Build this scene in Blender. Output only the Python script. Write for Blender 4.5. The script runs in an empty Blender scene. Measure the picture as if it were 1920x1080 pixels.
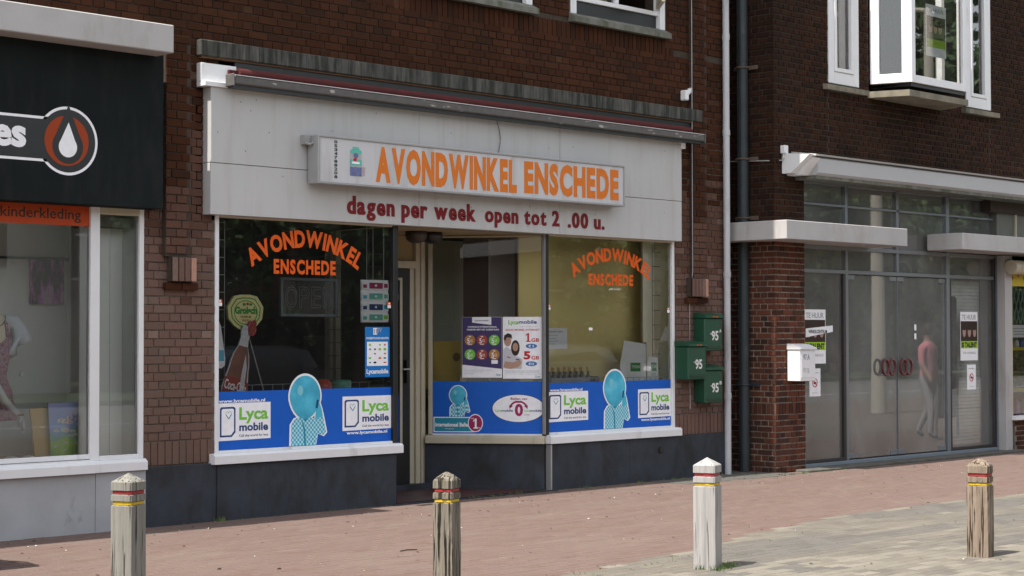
import bpy, math, random
import numpy as np
from mathutils import Vector, Matrix, Quaternion
rnd = random.Random(7)
S = bpy.context.scene
C = S.collection
R = math.radians

# ---------------------------------------------------------------- camera
CAM = np.array([0.0, -13.1, 1.65])
FPX = 3330.0
_B, _T, _RO = R(44.5), R(1.56), R(.12)
_d0 = np.array([math.cos(_B), math.sin(_B), 0]); _r0 = np.array([math.sin(_B), -math.cos(_B), 0]); _u0 = np.array([0, 0, 1.])
FWD = _d0*math.cos(_T)+_u0*math.sin(_T); _u1 = _u0*math.cos(_T)-_d0*math.sin(_T)
RGT = _r0*math.cos(_RO)-_u1*math.sin(_RO); UPV = _r0*math.sin(_RO)+_u1*math.cos(_RO)
cam = bpy.data.cameras.new('camera'); camo = bpy.data.objects.new('camera', cam); C.objects.link(camo)
cam.sensor_width = 36; cam.lens = 36*FPX/1920; cam.clip_start = .1; cam.clip_end = 600
m = Matrix.Identity(4)
for i in range(3):
    m[i][0] = RGT[i]; m[i][1] = UPV[i]; m[i][2] = -FWD[i]; m[i][3] = CAM[i]
camo.matrix_world = m
S.camera = camo
# ---------------------------------------------------------------- sky, sun, exposure
SUN_EL, SUN_BACK = 60.0, 0.4
w = bpy.data.worlds.new('World'); S.world = w; w.use_nodes = True
nt = w.node_tree; bg = nt.nodes['Background']
sky = nt.nodes.new('ShaderNodeTexSky'); sky.sky_type = 'NISHITA'; sky.sun_disc = False
sky.sun_elevation = R(SUN_EL); sky.sun_rotation = R(270+SUN_BACK); sky.air_density = 1.2; sky.dust_density = 1.6; sky.ozone_density = 1.0
hs = nt.nodes.new('ShaderNodeHueSaturation'); hs.inputs['Saturation'].default_value = .27; nt.links.new(sky.outputs[0], hs.inputs['Color']); nt.links.new(hs.outputs[0], bg.inputs[0]); bg.inputs[1].default_value = .15
sl = bpy.data.lights.new('sun', 'SUN'); slo = bpy.data.objects.new('sun', sl); C.objects.link(slo)
sl.energy = 3.8; sl.angle = R(.5); sl.color = (1, .95, .86)
sdir = Vector((-math.cos(R(SUN_BACK))*math.cos(R(SUN_EL)), math.sin(R(SUN_BACK))*math.cos(R(SUN_EL)), math.sin(R(SUN_EL))))
slo.rotation_euler = sdir.to_track_quat('Z', 'Y').to_euler(); slo.location = (0, -20, 20)
vs = S.view_settings; vs.view_transform = 'Standard'; vs.look = 'None'; vs.gamma = 1; vs.use_curve_mapping = False
vs.exposure = 1.05
S.render.engine = 'CYCLES'
S.cycles.use_denoising = True
S.cycles.max_bounces = 9; S.cycles.transparent_max_bounces = 12; S.cycles.caustics_reflective = False; S.cycles.caustics_refractive = False

def proj(p):
    v = np.array(p)-CAM; z = v@FWD
    return 960+FPX*(v@RGT)/z, 540-FPX*(v@UPV)/z, z

# ---------------------------------------------------------------- materials
MATS = {}
def _mk(name):
    m = bpy.data.materials.new(name); m.use_nodes = True
    return m, m.node_tree, m.node_tree.nodes['Principled BSDF']
def _n(t, typ, **k):
    n = t.nodes.new(typ)
    for a, b in k.items(): setattr(n, a, b)
    return n
def _coords(t, sc, obj=False):
    if obj:
        tc = _n(t, 'ShaderNodeTexCoord').outputs['Object']
    else:
        tc = _n(t, 'ShaderNodeNewGeometry').outputs['Position']
    mp = _n(t, 'ShaderNodeMapping'); mp.inputs['Scale'].default_value = sc
    t.links.new(tc, mp.inputs['Vector']); return mp.outputs[0]
def _noise(t, vec, scale, detail=4, rough=.55):
    n = _n(t, 'ShaderNodeTexNoise'); n.inputs['Scale'].default_value = scale; n.inputs['Detail'].default_value = detail
    n.inputs['Roughness'].default_value = rough; t.links.new(vec, n.inputs['Vector']); return n.outputs[0]
def _ramp(t, fac, stops):
    r = _n(t, 'ShaderNodeValToRGB'); e = r.color_ramp.elements
    while len(e) < len(stops): e.new(.5)
    for i, (p, c) in enumerate(stops):
        e[i].position = p; e[i].color = (*c, 1) if len(c) == 3 else c
    t.links.new(fac, r.inputs[0]); return r.outputs[0]
def _mix(t, fac, a, b, mode='MIX'):
    x = _n(t, 'ShaderNodeMix', data_type='RGBA', blend_type=mode)
    for s, v in ((x.inputs[0], fac), (x.inputs[6], a), (x.inputs[7], b)):
        if isinstance(v, (int, float)): s.default_value = v
        elif isinstance(v, tuple): s.default_value = (*v, 1)
        else: t.links.new(v, s)
    return x.outputs[2]
def _bump(t, h, bs, strength, dist=.01):
    b = _n(t, 'ShaderNodeBump'); b.inputs['Strength'].default_value = strength; b.inputs['Distance'].default_value = dist
    t.links.new(h, b.inputs['Height']); t.links.new(b.outputs[0], bs.inputs['Normal'])
def mat(name, col, rough=.6, var=.12, scale=6, bump=.15, bscale=80, metal=0, dirt=None, dirtscale=(3, 3, .8), dirtpos=(.5, .75), spec=.5, dist=.004):
    """one painted / printed / cast surface: colour varied by noise, optional dirt in a colour of its own"""
    if name in MATS: return MATS[name]
    m, t, bs = _mk(name)
    v = _coords(t, (1, 1, 1)); n = _noise(t, v, scale, 5)
    c = _ramp(t, n, [(.25, tuple(x*(1-var) for x in col)), (.75, tuple(min(1, x*(1+var)) for x in col))])
    if dirt is not None:
        d = _noise(t, _coords(t, dirtscale), 2.2, 6, .65)
        f = _ramp(t, d, [(dirtpos[0], (0, 0, 0)), (dirtpos[1], (1, 1, 1))])
        c = _mix(t, f, c, dirt)
    t.links.new(c, bs.inputs['Base Color'])
    bs.inputs['Roughness'].default_value = rough; bs.inputs['Metallic'].default_value = metal
    bs.inputs['Specular IOR Level'].default_value = spec
    if bump: _bump(t, _noise(t, v, bscale, 3), bs, bump, dist)
    MATS[name] = m; return m
def flat(name, col, rough=.5): return mat(name, col, rough, .06, 20, 0, spec=.22)

def brick_mat(name, stops, grime, rough=.9):
    m, t, bs = _mk(name)
    at = _n(t, 'ShaderNodeAttribute', attribute_name='tint', attribute_type='GEOMETRY')
    oi = _n(t, 'ShaderNodeObjectInfo')
    ad = _n(t, 'ShaderNodeMath', operation='ADD'); t.links.new(at.outputs['Fac'], ad.inputs[0]); t.links.new(oi.outputs['Random'], ad.inputs[1])
    fr = _n(t, 'ShaderNodeMath', operation='FRACT'); t.links.new(ad.outputs[0], fr.inputs[0])
    c = _ramp(t, fr.outputs[0], stops)
    v = _coords(t, (1, 1, 1))
    n1 = _noise(t, v, 45, 5, .7)
    c = _mix(t, .35, c, _ramp(t, n1, [(.3, (.35, .33, .3)), (.7, (1, 1, 1))]), 'MULTIPLY')
    n2 = _noise(t, _coords(t, (1, 1, .6) if 'paver' not in name else (.55, 1.6, 1)), 1.3, 5, .6)
    f = _ramp(t, n2, [(.48, (0, 0, 0)), (.72, (.75, .75, .75))])
    c = _mix(t, f, c, grime)
    t.links.new(c, bs.inputs['Base Color']); bs.inputs['Roughness'].default_value = rough; bs.inputs['Specular IOR Level'].default_value = .12
    _bump(t, _noise(t, v, 90, 4, .7), bs, .6, .004)
    MATS[name] = m; return m

M_BRICK = brick_mat('red_brick', [(0, (0.0464, 0.0171, 0.008)), (.3, (0.058, 0.0209, 0.01)), (.55, (0.0696, 0.0264, 0.013)), (.8, (0.0551, 0.022, 0.012)), (.95, (0.0377, 0.0165, 0.01)), (1, (0.0812, 0.0385, 0.021))], (0.0261, 0.0132, 0.0065))
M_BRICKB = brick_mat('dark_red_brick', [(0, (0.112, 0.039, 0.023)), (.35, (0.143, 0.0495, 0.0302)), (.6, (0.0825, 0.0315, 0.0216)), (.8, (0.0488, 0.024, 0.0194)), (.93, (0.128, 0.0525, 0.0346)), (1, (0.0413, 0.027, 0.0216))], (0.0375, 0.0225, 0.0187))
M_BRICKL = brick_mat('bounce_lit_brown_brick', [(0, (.155, .092, .074)), (.3, (.175, .105, .085)), (.55, (.165, .10, .085)), (.8, (.185, .108, .085)), (.95, (.135, .088, .075)), (1, (.23, .16, .13))], (.12, .085, .065))  # lighter copy for the low courses, ground bounce light in its colour
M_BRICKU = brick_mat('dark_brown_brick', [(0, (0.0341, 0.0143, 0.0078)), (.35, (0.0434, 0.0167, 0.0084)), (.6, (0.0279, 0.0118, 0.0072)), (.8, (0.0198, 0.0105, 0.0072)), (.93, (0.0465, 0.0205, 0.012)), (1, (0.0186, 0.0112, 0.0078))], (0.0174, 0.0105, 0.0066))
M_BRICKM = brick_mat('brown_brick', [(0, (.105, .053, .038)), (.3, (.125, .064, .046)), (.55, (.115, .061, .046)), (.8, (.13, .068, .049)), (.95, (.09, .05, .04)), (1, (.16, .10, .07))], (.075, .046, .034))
M_MORTARL = mat('pier_mortar', (.15, .115, .092), .95, .3, 30, .8, 120, dirt=(.06, .05, .04))
M_MORTAR = mat('mortar', (.05, .035, .025), .95, .3, 30, .8, 120, dirt=(.035, .025, .018))
M_MORTARB = mat('pale_mortar', (.30, .25, .20), .95, .3, 30, .8, 120, dirt=(.10, .08, .065), dirtpos=(.45, .7))
M_PAVER = brick_mat('red_paver', [(0, (0.158, 0.11, 0.0958)), (.4, (0.165, 0.116, 0.102)), (.7, (0.16, 0.113, 0.0991)), (.92, (0.15, 0.101, 0.0865)), (1, (0.175, 0.131, 0.113))], (0.158, 0.121, 0.102))
M_GREYP = brick_mat('grey_paver', [(0, (0.144, 0.128, 0.108)), (.4, (0.171, 0.155, 0.133)), (.7, (0.154, 0.138, 0.119)), (.92, (0.13, 0.117, 0.105)), (1, (0.212, 0.193, 0.165))], (0.185, 0.165, 0.133))
M_DARKP = brick_mat('dark_grey_paver', [(0, (0.123, 0.113, 0.102)), (.5, (0.137, 0.128, 0.116)), (1, (0.15, 0.138, 0.126))], (0.13, 0.117, 0.102))
M_TANP = brick_mat('tan_paver', [(0, (0.177, 0.162, 0.133)), (.5, (0.205, 0.186, 0.155)), (1, (0.233, 0.207, 0.176))], (0.177, 0.162, 0.133))
M_JOINT = mat('joint_sand', (.135, .105, .088), .98, .3, 12, .5, 150, dirt=(.13, .125, .06), dirtscale=(1, 1, 1))
M_WHITE = mat('white_paint', (.72, .72, .73), .45, .04, 5, .08, 60, dirt=(.42, .41, .38), dirtscale=(2, 2, .5), dirtpos=(.58, .8))
M_FASCIA = mat('fascia_panel_paint', (.46, .455, .45), .5, .06, 1.2, .05, 60, dirt=(.39, .37, .35), dirtscale=(3.2, 3.2, .3), dirtpos=(.5, .8))
M_PLINTH = mat('blue_black_plinth_paint', (.026, .032, .044), .75, .3, 4, .35, 50, dirt=(.012, .012, .011), dirtscale=(1.5, 1.5, .8), dirtpos=(.47, .68), dist=.006)
M_GREYPANEL = mat('grey_stone_panel', (.36, .37, .385), .6, .12, 3, .15, 70, dirt=(.10, .08, .07), dirtscale=(1.5, 1.5, .8), dirtpos=(.6, .8))
M_CONC = mat('weathered_concrete', (.085, .082, .072), .95, .3, 9, .7, 70, dirt=(.018, .02, .015), dirtscale=(7, 7, .7), dirtpos=(.38, .6))
M_CONCP = mat('painted_concrete', (.40, .385, .38), .7, .08, 3, .2, 70, dirt=(.30, .28, .25), dirtscale=(2, 2, .6), dirtpos=(.55, .8))
M_SILLG = mat('mossy_sill_stone', (.17, .165, .145), .9, .25, 9, .5, 80, dirt=(.07, .08, .05), dirtpos=(.4, .65))
M_TANSILL = mat('tan_sill_stone', (.20, .175, .13), .9, .2, 9, .4, 80, dirt=(.08, .08, .06), dirtpos=(.45, .7))
M_BLACK = mat('black_paint', (.012, .013, .014), .35, .2, 10, .05)
M_DARKBOARD = mat('anthracite_board', (.010, .013, .0135), .8, .2, 2, .05, spec=.1, dirt=(.022, .024, .023), dirtscale=(2, 2, .5), dirtpos=(.5, .8))
M_CREAM = mat('cream_paint', (.46, .41, .31), .5, .08, 4, .08, 50, dirt=(.2, .18, .13), dirtscale=(2, 2, .4), dirtpos=(.6, .85))
M_TANPANEL = mat('tan_window_backing', (.66, .54, .21), .8, .06, 2, .03)
M_CREAMPANEL = mat('cream_window_backing', (.90, .85, .68), .8, .05, 2, .03)
M_OLIVE = mat('olive_interior_wall', (.55, .55, .43), .9, .1, 2, .03)
M_GREYW = mat('grey_interior_wall', (.72, .73, .71), .9, .06, 2, .03)
M_PALEW = mat('pale_interior_wall', (.80, .82, .80), .8, .04, 2, .02)
M_INT = mat('dark_interior', (.045, .042, .038), .9, .2, 2, 0)
M_CEIL = mat('interior_ceiling', (.7, .68, .62), .9, .05, 2, 0)
M_AWN = mat('worn_awning_bar', (.09, .085, .08), .7, .2, 14, .4, 60, dirt=(.36, .35, .33), dirtscale=(2.2, 2.2, 9), dirtpos=(.62, .66))
M_REDCLOTH = mat('red_awning_cloth', (.07, .006, .006), .9, .2, 10, .2)
M_ALU = mat('grey_aluminium', (.20, .215, .23), .4, .06, 6, .05, metal=.35)
M_STEELF = mat('blue_grey_steel', (.17, .205, .24), .5, .08, 6, .05)
M_BROWNF = mat('dark_brown_frame', (.028, .022, .022), .5, .1, 6, .05)
M_ZINC = mat('dark_zinc_pipe', (.022, .029, .033), .55, .2, 5, .15, dirt=(.09, .09, .085), dirtpos=(.6, .8))
M_RUST = mat('rusty_bracket', (.10, .07, .05), .8, .3, 30, .3)
M_GREENBOX = mat('green_mailbox_plastic', (.010, .060, .032), .42, .1, 6, .06, dirt=(.018, .062, .038), dirtpos=(.5, .8))
M_ORANGE = flat('orange_vinyl', (.70, .105, .010)); M_SIGNOR = flat('sign_orange', (.62, .165, .018))
M_MAROON = flat('dark_red_vinyl', (.17, .008, .011)); M_TEXTBLK = flat('print_black', (.015, .015, .02))
M_BLUE = mat('blue_vinyl', (.010, .105, .50), .45, .05, 8, 0, spec=.2); M_NAVY = flat('navy_print', (.02, .05, .17))
M_PRINTW = flat('print_white', (.84, .84, .87)); M_GREEN = flat('print_green', (.18, .52, .05)); M_MAG = flat('print_magenta', (.33, .02, .10))
M_TEAL = flat('print_teal', (.02, .24, .34)); M_CYAN = flat('print_cyan', (.07, .46, .62)); M_PRED = flat('print_red', (.50, .02, .03))
M_PURP = flat('print_purple', (.055, .04, .13)); M_AMBER = flat('print_amber', (.42, .20, .04)); M_PGREY = flat('print_grey', (.38, .39, .40))
M_SKIN = mat('print_skin', (.42, .25, .18), .6, .05, 20, 0); M_HAIR = flat('print_hair', (.035, .02, .014)); M_YEL = flat('print_yellow', (.62, .50, .03))
M_LIME = flat('print_lime', (.32, .52, .03)); M_SEA = flat('print_sea_green', (.12, .44, .36))
M_SIGNW = mat('lightbox_face', (.52, .515, .53), .4, .04, 2, 0, dirt=(.36, .34, .32), dirtscale=(2.5, 2.5, .4), dirtpos=(.5, .8))
M_SIGNF = mat('lightbox_frame', (.30, .30, .30), .4, .06, 6, .05, dirt=(.22, .19, .16), dirtpos=(.6, .75))
M_SILVER = mat('silver_edge', (.5, .5, .5), .35, .05, 6, 0, metal=.6)
M_WIRE = mat('white_wire', (.36, .36, .36), .5, .05, 6, 0); M_DWIRE = mat('dark_wire', (.06, .06, .06), .5, .05, 6, 0)
M_CARD = mat('brown_cardboard', (.34, .22, .13), .9, .12, 8, .1); M_CARTONW = mat('white_carton', (.85, .87, .86), .7, .05, 6, .05)
M_CABY = mat('yellow_cabinet_paint', (.60, .42, .09), .6, .08, 5, .05)
M_COLA = mat('cola_print', (.20, .065, .03), .3, .35, 9, 0); M_COLARED = flat('cola_red', (.30, .045, .03)); M_GLASSPR = mat('bottle_glass_print', (.6, .6, .64), .3, .2, 30, 0)
M_GOLD = mat('gold_print', (.72, .68, .30), .5, .1, 12, .05); M_BEERGREEN = flat('beer_green', (.05, .30, .05))
M_LEAF = mat('tree_leaves', (.045, .085, .022), .6, .35, 2, 0); M_BARK = mat('bark', (.10, .075, .055), .95, .3, 8, .6, 20)
M_GRASS = mat('weeds', (.10, .15, .035), .8, .4, 9, 0); M_DEADLEAF = mat('dead_leaves', (.05, .035, .022), .9, .3, 20, 0)
M_LITTER = mat('pale_litter', (.6, .58, .5), .8, .1, 20, 0)
M_TILE = mat('red_entrance_tiles', (.075, .022, .02), .5, .25, 8, .1, dirt=(.05, .05, .05), dirtscale=(1.5, 1.5, 1), dirtpos=(.45, .65))
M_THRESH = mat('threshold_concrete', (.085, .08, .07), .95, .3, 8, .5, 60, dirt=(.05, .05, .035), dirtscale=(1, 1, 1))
M_CONCPOLE = mat('concrete_lamp_post', (.48, .45, .38), .8, .08, 6, .1)

def glass_mat(name, ior=1.52, tintc=(.97, .98, .975), rough=.012, haze=.0):
    m = bpy.data.materials.new(name); m.use_nodes = True; t = m.node_tree; t.nodes.clear()
    o = _n(t, 'ShaderNodeOutputMaterial'); tr = _n(t, 'ShaderNodeBsdfTransparent'); tr.inputs[0].default_value = (*tintc, 1)
    gl = _n(t, 'ShaderNodeBsdfGlossy'); gl.inputs['Roughness'].default_value = rough; gl.inputs[0].default_value = (1, 1, 1, 1)
    fr = _n(t, 'ShaderNodeFresnel'); fr.inputs[0].default_value = ior
    mu = _n(t, 'ShaderNodeMath', operation='MULTIPLY'); mu.inputs[1].default_value = 2.2; mu.use_clamp = True
    t.links.new(fr.outputs[0], mu.inputs[0])
    mx = _n(t, 'ShaderNodeMixShader'); t.links.new(mu.outputs[0], mx.inputs[0]); t.links.new(tr.outputs[0], mx.inputs[1]); t.links.new(gl.outputs[0], mx.inputs[2])
    last = mx.outputs[0]
    if haze:
        df = _n(t, 'ShaderNodeBsdfDiffuse'); df.inputs[0].default_value = (.5, .5, .48, 1)
        n = _noise(t, _coords(t, (1, 1, .6)), 2.5, 5, .6)
        ml = _n(t, 'ShaderNodeMath', operation='MULTIPLY'); ml.inputs[1].default_value = haze; t.links.new(n, ml.inputs[0])
        m2 = _n(t, 'ShaderNodeMixShader'); t.links.new(ml.outputs[0], m2.inputs[0]); t.links.new(last, m2.inputs[1]); t.links.new(df.outputs[0], m2.inputs[2]); last = m2.outputs[0]
    t.links.new(last, o.inputs[0]); MATS[name] = m; return m
M_GLASS = glass_mat('window_glass', haze=.025)
M_GLASSB = glass_mat('dusty_window_glass', ior=1.5, haze=.36)

def wood_mat(name, base, dark, green=None, ck=.31):
    m, t, bs = _mk(name)
    v = _coords(t, (1, 1, 1), True)
    n1 = _noise(t, _coords(t, (34, 34, 1.6), True), 1, 6, .6)
    n2 = _noise(t, _coords(t, (60, 60, 2.2), True), 1, 3, .5)
    c = _ramp(t, n1, [(.28, tuple(x*.66 for x in base)), (.5, base), (.75, tuple(min(1, x*1.22) for x in base))])
    cr = _ramp(t, n2, [(ck, (1, 1, 1)), (ck+.06, (0, 0, 0))])
    c = _mix(t, cr, c, dark)
    if green:
        n3 = _noise(t, _coords(t, (5, 5, 2), True), 1.4, 4)
        c = _mix(t, _ramp(t, n3, [(.5, (0, 0, 0)), (.75, (.7, .7, .7))]), c, green)
    t.links.new(c, bs.inputs['Base Color']); bs.inputs['Roughness'].default_value = .92; bs.inputs['Specular IOR Level'].default_value = .2
    inv = _n(t, 'ShaderNodeMath', operation='SUBTRACT'); inv.inputs[0].default_value = 1; t.links.new(cr, inv.inputs[1])
    mu = _n(t, 'ShaderNodeMath', operation='ADD'); t.links.new(inv.outputs[0], mu.inputs[0]); t.links.new(n1, mu.inputs[1])
    _bump(t, mu.outputs[0], bs, .8, .008)
    MATS[name] = m; return m
M_WOODG = wood_mat('grey_weathered_wood', (0.202, 0.194, 0.172), (0.0301, 0.0258, 0.0224), None, .35)
M_WOODP = wood_mat('pale_weathered_wood', (0.31, 0.297, 0.288), (0.129, 0.12, 0.112))
M_WOODO = wood_mat('old_cracked_wood', (0.181, 0.159, 0.129), (0.0189, 0.0155, 0.012), (0.086, 0.0817, 0.043), .41)
M_WOODB = wood_mat('brown_split_wood', (0.215, 0.168, 0.129), (0.0387, 0.0232, 0.0146), (0.129, 0.112, 0.0774), .39)
M_BRED = mat('red_band_paint', (.30, .012, .014), .6, .2, 25, .2); M_BYEL = mat('yellow_band_paint', (.50, .33, .008), .6, .15, 25, .2)

# ---------------------------------------------------------------- mesh builder
class Frame:
    """a vertical plane: s runs along it, z up, d comes out of it towards the viewer of that face"""
    def __init__(s, ox=0., oy=0., ux=1., uy=0.):
        l = math.hypot(ux, uy); s.o = (ox, oy); s.u = (ux/l, uy/l); s.n = (uy/l, -ux/l)
    def P(s, a, z, d=0.): return (s.o[0]+s.u[0]*a+s.n[0]*d, s.o[1]+s.u[1]*a+s.n[1]*d, z)
FA = Frame()                      # the shop front: s = x, d = -y
FONTC = {}
def _text2d(st, bold):
    k = (st, bold)
    if k in FONTC: return FONTC[k]
    cu = bpy.data.curves.new('t', 'FONT'); cu.body = st; cu.size = 1
    cu.offset = bold; cu.resolution_u = 3; cu.fill_mode = 'FRONT'
    ob = bpy.data.objects.new('t', cu); C.objects.link(ob)
    dg = bpy.context.evaluated_depsgraph_get(); me = ob.evaluated_get(dg).to_mesh()
    v = [(p.co.x, p.co.y) for p in me.vertices]; f = [tuple(p.vertices) for p in me.polygons]
    ob.evaluated_get(dg).to_mesh_clear(); bpy.data.objects.remove(ob); bpy.data.curves.remove(cu)
    FONTC[k] = (v, f); return v, f
class MB:
    def __init__(s): s.v = []; s.f = []; s.mi = []; s.t = []; s.m = []
    def mid(s, m):
        if m not in s.m: s.m.append(m)
        return s.m.index(m)
    def add(s, vs, fs, m, tint=0.):
        b = len(s.v); s.v += [tuple(p) for p in vs]; i = s.mid(m)
        for f in fs: s.f.append(tuple(b+k for k in f)); s.mi.append(i); s.t.append(tint)
    def box(s, F, a0, a1, z0, z1, d0, d1, m, c=0., tint=0.):
        if c <= 0:
            vs = [F.P(a, z, d) for d in (d0, d1) for z in (z0, z1) for a in (a0, a1)]
            fs = [(4, 5, 7, 6), (1, 0, 2, 3), (0, 4, 6, 2), (5, 1, 3, 7), (6, 7, 3, 2), (0, 1, 5, 4)]
            s.add(vs, fs, m, tint); return
        c = min(c, (a1-a0)*.45, (z1-z0)*.45, (d1-d0)*.45); vs = []; idx = {}
        for i, (A, sa) in enumerate(((a0, 1), (a1, -1))):
            for j, (Z, sz) in enumerate(((z0, 1), (z1, -1))):
                for k, (D, sd) in enumerate(((d0, 1), (d1, -1))):
                    for ax in range(3):
                        idx[(i, j, k, ax)] = len(vs)
                        vs.append(F.P(A+(0 if ax == 0 else sa*c), Z+(0 if ax == 1 else sz*c), D+(0 if ax == 2 else sd*c)))
        fs = []
        for ax in range(3):
            o = [q for q in range(3) if q != ax]
            for e in (0, 1):
                def key(p, q):
                    r = [0, 0, 0]; r[ax] = e; r[o[0]] = p; r[o[1]] = q; return idx[(*r, ax)]
                fs.append((key(0, 0), key(1, 0), key(1, 1), key(0, 1)))
        for ax in range(3):
            o = [q for q in range(3) if q != ax]
            for p in (0, 1):
                for q in (0, 1):
                    def key(e, a):
                        r = [0, 0, 0]; r[ax] = e; r[o[0]] = p; r[o[1]] = q; return idx[(*r, a)]
                    fs.append((key(0, o[0]), key(1, o[0]), key(1, o[1]), key(0, o[1])))
        for i in (0, 1):
            for j in (0, 1):
                for k in (0, 1): fs.append((idx[(i, j, k, 0)], idx[(i, j, k, 1)], idx[(i, j, k, 2)]))
        s.add(vs, fs, m, tint)
    def poly(s, F, pts, d, m):                      # flat print
        s.add([F.P(a, z, d) for a, z in pts], [tuple(range(len(pts)))], m)
    def rect(s, F, a0, a1, z0, z1, d, m): s.poly(F, [(a0, z0), (a1, z0), (a1, z1), (a0, z1)], d, m)
    def ell(s, F, ca, cz, ra, rz, d, m, n=28, a0=0, a1=360):
        s.poly(F, [(ca+ra*math.cos(R(a0+(a1-a0)*i/n)), cz+rz*math.sin(R(a0+(a1-a0)*i/n))) for i in range(n if a1-a0 == 360 else n+1)], d, m)
    def ring(s, F, ca, cz, r0, r1, d, m, n=36, a0=0, a1=360, sq=1.):
        for i in range(n):
            p, q = R(a0+(a1-a0)*i/n), R(a0+(a1-a0)*(i+1)/n)
            s.poly(F, [(ca+r1*math.cos(p)*sq, cz+r1*math.sin(p)), (ca+r1*math.cos(q)*sq, cz+r1*math.sin(q)), (ca+r0*math.cos(q)*sq, cz+r0*math.sin(q)), (ca+r0*math.cos(p)*sq, cz+r0*math.sin(p))], d, m)
    def stroke(s, F, pts, wd, d, m):
        for (a, z), (b, y) in zip(pts, pts[1:]):
            L = math.hypot(b-a, y-z) or 1; nx, nz = -(y-z)/L*wd/2, (b-a)/L*wd/2
            s.poly(F, [(a+nx, z+nz), (a-nx, z-nz), (b-nx, y-nz), (b+nx, y+nz)], d, m)
    def prism(s, F, pts, d0, d1, m):                # outline extruded along d
        n = len(pts); vs = [F.P(a, z, d0) for a, z in pts]+[F.P(a, z, d1) for a, z in pts]
        s.add(vs, [tuple(range(n-1, -1, -1)), tuple(range(n, 2*n))]+[(i, (i+1) % n, n+(i+1) % n, n+i) for i in range(n)], m)
    def profile(s, F, pts, a0, a1, m):              # (d,z) outline extruded along s
        n = len(pts); vs = [F.P(a0, z, d) for d, z in pts]+[F.P(a1, z, d) for d, z in pts]
        s.add(vs, [tuple(range(n)), tuple(range(2*n-1, n-1, -1))]+[(i, n+i, n+(i+1) % n, (i+1) % n) for i in range(n)], m)
    def tube(s, pts, r, m, n=8, closed=False, caps=True):
        P = [Vector(p) for p in pts]; K = len(P); b = len(s.v); vs = []; rr = r if isinstance(r, (list, tuple)) else [r]*K
        for i, p in enumerate(P):
            t = (P[(i+1) % K]-P[i-1]) if closed else (P[min(i+1, K-1)]-P[max(i-1, 0)])
            t.normalize(); q = t.to_track_quat('Z', 'Y'); 
            for k in range(n):
                a = 2*math.pi*k/n; vs.append(tuple(p+q @ Vector((math.cos(a)*rr[i], math.sin(a)*rr[i], 0))))
        fs = []
        for i in range(K if closed else K-1):
            j = (i+1) % K
            for k in range(n): fs.append((i*n+k, i*n+(k+1) % n, j*n+(k+1) % n, j*n+k))
        if not closed and caps: fs += [tuple(range(n-1, -1, -1)), tuple((K-1)*n+k for k in range(n))]
        s.add(vs, fs, m)
    def lathe(s, x, y, prof, m, n=20):
        vs = [(x+r*math.cos(2*math.pi*k/n), y+r*math.sin(2*math.pi*k/n), z) for r, z in prof for k in range(n)]
        fs = [(i*n+k, i*n+(k+1) % n, (i+1)*n+(k+1) % n, (i+1)*n+k) for i in range(len(prof)-1) for k in range(n)]
        fs += [tuple(range(n-1, -1, -1)), tuple((len(prof)-1)*n+k for k in range(n))]
        s.add(vs, fs, m)
    def text(s, F, st, a0, a1, z0, z1, d, m, bold=.02, skew=0.):
        v, f = _text2d(st, bold); x = [p[0] for p in v]; y = [p[1] for p in v]
        X0, X1, Y0, Y1 = min(x), max(x), min(y), max(y)
        s.add([F.P(a0+(p[0]-X0)/(X1-X0)*(a1-a0)+skew*(p[1]-Y0), z0+(p[1]-Y0)/(Y1-Y0)*(z1-z0), d) for p in v], f, m)
    def words(s, F, st, a0, a1, z0, z1, d, m, bold=.03, gap=.09, par=None, dbl=0.):
        """one line set glyph by glyph with even gaps, fitted to the rectangle"""
        g = []; tot = 0
        for ch in st:
            if ch == ' ': g.append(None); tot += .34; continue
            v, f = _text2d(ch, bold); x = [p[0] for p in v]; g.append((v, f, min(x), max(x))); tot += max(x)-min(x)+gap
        tot -= gap; ys = [p[1] for q in g if q for p in q[0]]; Y0, Y1 = min(ys), max(ys); k = (a1-a0)/tot; c = a0
        for q in g:
            if q is None:
                c += .34*k
                if par is not None: s.build('lettering', par); s.__init__()
                continue
            v, f, X0, X1 = q; s.add([F.P(c+(p[0]-X0)*k, z0+(p[1]-Y0)/(Y1-Y0)*(z1-z0), d) for p in v], f, m)
            if dbl: s.add([F.P(c+(p[0]-X0+dbl)*k, z0+(p[1]-Y0)/(Y1-Y0)*(z1-z0), d+.0004) for p in v], f, m)
            c += (X1-X0+gap)*k
    def chars(s, F, st, ca, cz, rad, h, span, d, m, bold=.03, wid=1.):
        """capitals set round an arch of radius rad, centre ca,cz"""
        ws = []
        for ch in st:
            v, f = _text2d(ch, bold); x = [p[0] for p in v]; ws.append(max(x)-min(x)+.13)
        tot = sum(ws); acc = 0
        for ch, wch in zip(st, ws):
            v, f = _text2d(ch, bold); x = [p[0] for p in v]; y = [p[1] for p in v]
            mid = (acc+wch/2)/tot; acc += wch; an = (mid-.5)*span
            X0, X1, Y0, Y1 = min(x), max(x), min(y), max(y); cw = (wch-.13)/tot*span*rad
            vs = []
            for p in v:
                lx = ((p[0]-X0)/(X1-X0)-.5)*cw*wid; ly = (p[1]-Y0)/(Y1-Y0)*h
                r = rad+ly; vs.append(F.P(ca+r*math.sin(an)+lx*math.cos(an), cz+r*math.cos(an)-lx*math.sin(an), d))
            s.add(vs, f, m)
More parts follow.
